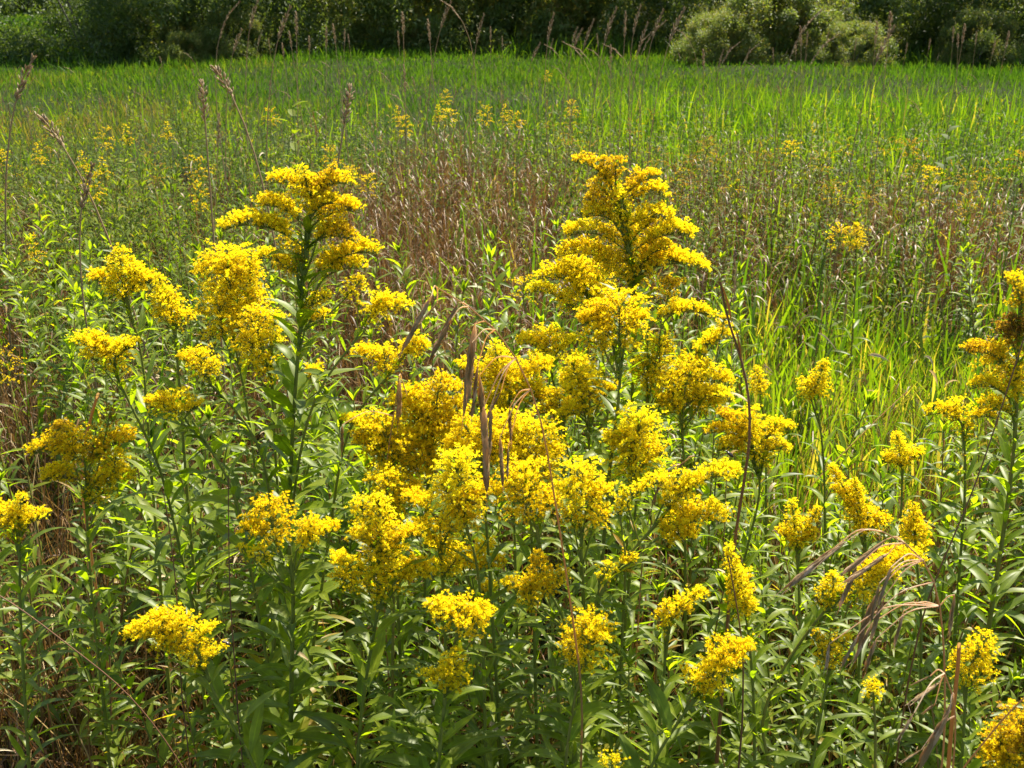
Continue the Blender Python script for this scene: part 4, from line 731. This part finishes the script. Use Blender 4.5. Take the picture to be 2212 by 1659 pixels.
# ------------------------------------------------------------------ milkweed like bright plant, dry leaves, insects
def broadplant(label, px, py, Y, n, var, L):
    P = at(px, py, Y); g = np.array([P[0], Y, 0.]); root = empty('broad_leaved_plant', tuple(g)); tag(root, label, 'plant'); path = smooth_path([P, g], 14)
    sb = Buf(); tube(sb, path, .0015, .004, 6, 0, .3); fb = Buf(); s_ = np.arange(n); z = P[2] - s_ * .035; a = s_ * 1.57 + .4
    ribbons(fb, np.stack([np.full(n, P[0]), np.full(n, Y), z], -1), np.stack([np.cos(a), np.sin(a), np.full(n, .7)], -1), rng.uniform(.7, 1.1, n) * L, L * .36, 6, .3, 3, .3, 'broad', 0., 0., 0, var)
    sb.obj('stem', [M['stem']], root, g); fb.obj('foliage', [M['forb']], root, g)
broadplant('bright yellow green broad leaved sprig in the middle distance, left', 632, 232, 4.6, 12, .72, .09)
broadplant('pale broad leaved plant catching light in the upper right', 2050, 285, 5.2, 9, .35, .10)
dl = Buf()
def beetle():
    P = at(1571, 976, 1.80); root = empty('beetle', tuple(P)); tag(root, 'small dark beetle clinging under the wide open spray', 'beetle')
    b = Buf(); v, f = lens_t(8, 10); inst(b, v * np.array([3.2, 4.4, 1]), f, P[None], frames(np.array([[.6, 0, -.55]]), np.zeros(1)), .016, 0, .4); b.obj('body', [M['black']], root, P)
    h = Buf(); d = norm(np.array([.6, 0, -.55])); inst(h, v * np.array([4, 5, 1]), f, (P - d * .004)[None], frames(d[None], np.zeros(1)), .006, 0, .1); h.obj('head', [M['black']], root, P)
    for s in (-1, 1):
        for k in range(3):
            l = Buf(); q = P + d * (.004 + .003 * k); tube(l, smooth_path([q, q + np.array([.003, -.003 * s, .004 * s]), q + np.array([.003, .001, .008 * s])], 6), .0004, .0002, 4); l.obj('leg', [M['black']], root, P)
beetle()
def wasp():
    P = at(486, 1388, 1.40); root = empty('wasp', tuple(P)); tag(root, 'black and yellow wasp on the right tip of the broad left head', 'wasp')
    v, f = lens_t(8, 10); d = norm(np.array([[.8, .2, -.5]]))
    b = Buf(); inst(b, v * np.array([3.5, 5, 1]), f, P[None], frames(d, np.zeros(1)), .009, 0, .2); b.obj('abdomen', [M['black']], root, P)
    for k in range(3):
        q = P + d[0] * (.0022 + .002 * k); c = Buf(); inst(c, v * np.array([9, 13, 1]), f, q[None], frames(d, np.zeros(1)), .0012 * (1.9 - .2 * k), 0, .7); c.obj('stripe', [M['amber']], root, P)
    t = Buf(); inst(t, v * np.array([4.5, 6, 1]), f, (P - d[0] * .0055)[None], frames(d, np.zeros(1)), .006, 0, .2); t.obj('thorax', [M['black']], root, P)
    for s in (-1, 1):
        w_ = Buf(); ribbons(w_, [P - d[0] * .003 + UP * .002], [d[0] + UP * .5 + np.array([0, .5 * s, 0])], [.011], [.0035], 4, 0, 2, 0, 'broad'); w_.obj('wing', [M['wing']], root, P)
wasp()
# ------------------------------------------------------------------ bushes along the far side
def crown_mesh(i, R0, H, nclump, nleaf, light):
    r = np.random.default_rng(40 + i); b = Buf()
    ph = r.uniform(0, 6.28, nclump); zc = r.uniform(.0, 1, nclump) ** 1.9; prof = np.sqrt(np.clip(1 - ((zc - .18) / .85) ** 2, .05, 1)); rad = prof * r.uniform(.55, 1.0, nclump) ** .5
    C = np.stack([np.cos(ph) * rad * R0, np.sin(ph) * rad * R0, zc * H], -1); cr = r.uniform(.2, .5, nclump) * R0 * .42
    idx = r.integers(0, nclump, nleaf); g = r.normal(0, 1, (nleaf, 3)); g = norm(g) * r.random((nleaf, 1)) ** .45
    P = C[idx] + g * cr[idx][:, None] * np.array([1.25, 1.25, .95]); P[:, 2] = np.abs(P[:, 2]) + .02
    D = norm(g * .6 + r.normal(0, .7, (nleaf, 3)) + UP * .1); cv = r.normal(0, .12, nclump)[idx]
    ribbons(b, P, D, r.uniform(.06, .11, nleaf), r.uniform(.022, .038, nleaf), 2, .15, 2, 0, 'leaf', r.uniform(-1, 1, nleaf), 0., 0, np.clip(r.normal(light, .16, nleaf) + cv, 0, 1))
    # arching shoots at the rim so that the outline is uneven
    k = nleaf // 12; j = r.integers(0, nclump, k // 10); SP_ = np.repeat(C[j], 10, 0); SD = np.repeat(norm(C[j] * np.array([1, 1, .2]) + UP * R0 * .9 + r.normal(0, .3, (len(j), 3))), 10, 0); k = len(SP_)
    tt = np.tile(np.linspace(.2, .75, 10), len(j))[:, None] * R0 * .5
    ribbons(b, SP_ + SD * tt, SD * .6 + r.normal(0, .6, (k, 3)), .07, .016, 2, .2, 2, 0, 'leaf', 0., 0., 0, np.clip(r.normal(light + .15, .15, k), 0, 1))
    t = Buf()
    for q in range(3):
        a = r.uniform(0, 6.28); e = np.array([math.cos(a), math.sin(a), 0]) * R0 * r.uniform(.3, .8); tube(t, smooth_path([e * .12, e * .45 + UP * H * .4, e * .8 + UP * H * .7], 8), .018, .005, 6, 0, r.uniform(0, 1))
    return b.mesh('crown', [M['shrub']], smooth=False), t.mesh('trunk', [M['bark']])
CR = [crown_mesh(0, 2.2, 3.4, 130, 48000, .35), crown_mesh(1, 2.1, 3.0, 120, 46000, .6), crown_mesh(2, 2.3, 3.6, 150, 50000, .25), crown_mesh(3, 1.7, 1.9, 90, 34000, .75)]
shr = [(-6.3, 21.5, 1, .95, 'dark dense bush at the left end of the thicket, its foot in shade'),
    (-4.3, 22.4, 0, 1.0, 'dark olive bush second from the left in the thicket, rounded top'),
    (-2.7, 20.6, 3, .55, 'low pale bush poking from the foot of the left thicket'),
    (-2.4, 22.8, 2, .95, 'black green hollow bush in the thicket, third from the left'),
    (-.6, 22.4, 1, 1.0, 'yellow green bush in the thicket above the tallest left goldenrod'),
    (1.0, 23.2, 3, 1.35, 'light olive round bush just left of the centre of the thicket'),
    (2.6, 23.0, 1, 1.0, 'mid green bush behind the group of pale seed stalks'),
    (4.2, 23.8, 2, 1.0, 'dark bush in the thicket behind arching seed stalks right of centre'),
    (3.9, 20.2, 3, .8, 'half hidden bush behind the bulging grey green one'),
    (6.2, 22.4, 1, .95, 'mottled green bush right of the bulging low one'),
    (8.0, 22.2, 0, 1.0, 'dark green bush in the right part of the thicket'),
    (9.9, 21.8, 2, 1.0, 'near black bush close to the right edge of the thicket'),
    (11.8, 21.8, 0, 1.05, 'shaded bush at the very right end of the thicket')]
shr[0] = (-7.9, 22.0, 2, .95, shr[0][4])
lay = [(-8.0, 22.0, 2, .95), (-5.9, 22.3, 0, 1.0), (-4.9, 20.4, 3, .42), (-4.1, 22.6, 2, .95), (-2.2, 22.2, 1, 1.0), (-.2, 23.0, 3, 1.35), (1.7, 22.8, 1, 1.0), (3.4, 23.6, 2, 1.0), (4.6, 20.4, 3, .8), (6.1, 22.4, 1, .95), (7.9, 22.0, 0, 1.0), (9.8, 21.6, 2, 1.0), (11.7, 21.6, 0, 1.05)]
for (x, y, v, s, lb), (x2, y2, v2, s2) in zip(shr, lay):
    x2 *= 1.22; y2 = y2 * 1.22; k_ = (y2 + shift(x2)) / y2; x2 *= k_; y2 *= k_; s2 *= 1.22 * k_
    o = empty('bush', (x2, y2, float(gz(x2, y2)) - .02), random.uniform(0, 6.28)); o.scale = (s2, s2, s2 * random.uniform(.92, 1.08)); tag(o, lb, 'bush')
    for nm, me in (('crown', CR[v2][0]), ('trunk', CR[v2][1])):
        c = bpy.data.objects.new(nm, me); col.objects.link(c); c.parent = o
# lower sunlit bushes standing before the tall ones
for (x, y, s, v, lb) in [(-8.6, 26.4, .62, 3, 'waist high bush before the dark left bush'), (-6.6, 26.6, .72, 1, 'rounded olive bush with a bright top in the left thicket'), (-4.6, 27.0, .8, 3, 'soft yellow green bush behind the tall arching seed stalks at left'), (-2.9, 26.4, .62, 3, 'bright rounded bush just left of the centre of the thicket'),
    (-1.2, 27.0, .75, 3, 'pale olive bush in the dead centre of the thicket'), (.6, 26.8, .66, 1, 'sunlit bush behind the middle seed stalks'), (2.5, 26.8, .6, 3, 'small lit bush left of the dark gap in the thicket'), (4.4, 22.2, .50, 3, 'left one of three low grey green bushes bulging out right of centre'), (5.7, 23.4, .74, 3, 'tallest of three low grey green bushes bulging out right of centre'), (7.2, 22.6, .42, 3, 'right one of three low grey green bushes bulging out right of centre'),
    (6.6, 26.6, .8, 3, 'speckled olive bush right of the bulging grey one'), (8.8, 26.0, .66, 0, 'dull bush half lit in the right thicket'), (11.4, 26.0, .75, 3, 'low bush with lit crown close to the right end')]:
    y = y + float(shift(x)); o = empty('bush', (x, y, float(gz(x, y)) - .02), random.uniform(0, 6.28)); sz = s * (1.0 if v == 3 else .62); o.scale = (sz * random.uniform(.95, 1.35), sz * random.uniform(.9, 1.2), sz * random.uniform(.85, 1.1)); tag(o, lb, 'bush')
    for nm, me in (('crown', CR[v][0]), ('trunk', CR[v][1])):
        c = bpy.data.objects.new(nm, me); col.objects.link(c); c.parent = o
# small bushes spilling out of the thicket foot
for (x, y, s, lb) in [(-7.2, 24.3, .33, 'tiny pale bush at the foot of the dark left bush'), (-2.2, 25.2, .42, 'knee high light green bush under the yellow green one'), (.9, 25.6, .36, 'knee high bush at the foot of the central thicket'), (7.0, 24.2, .5, 'low dull bush spilling onto the grass at the right'), (10.2, 23.6, .55, 'low grey green bush near the right edge of the grass')]:
    y = y + float(shift(x)); o = empty('bush', (x, y, float(gz(x, y)) - .02), random.uniform(0, 6.28)); o.scale = (s, s, s * 1.1); tag(o, lb, 'bush')
    for nm, me in (('crown', CR[3][0]), ('trunk', CR[3][1])):
        c = bpy.data.objects.new(nm, me); col.objects.link(c); c.parent = o
# the wood behind them, and bushes on the rise at the left
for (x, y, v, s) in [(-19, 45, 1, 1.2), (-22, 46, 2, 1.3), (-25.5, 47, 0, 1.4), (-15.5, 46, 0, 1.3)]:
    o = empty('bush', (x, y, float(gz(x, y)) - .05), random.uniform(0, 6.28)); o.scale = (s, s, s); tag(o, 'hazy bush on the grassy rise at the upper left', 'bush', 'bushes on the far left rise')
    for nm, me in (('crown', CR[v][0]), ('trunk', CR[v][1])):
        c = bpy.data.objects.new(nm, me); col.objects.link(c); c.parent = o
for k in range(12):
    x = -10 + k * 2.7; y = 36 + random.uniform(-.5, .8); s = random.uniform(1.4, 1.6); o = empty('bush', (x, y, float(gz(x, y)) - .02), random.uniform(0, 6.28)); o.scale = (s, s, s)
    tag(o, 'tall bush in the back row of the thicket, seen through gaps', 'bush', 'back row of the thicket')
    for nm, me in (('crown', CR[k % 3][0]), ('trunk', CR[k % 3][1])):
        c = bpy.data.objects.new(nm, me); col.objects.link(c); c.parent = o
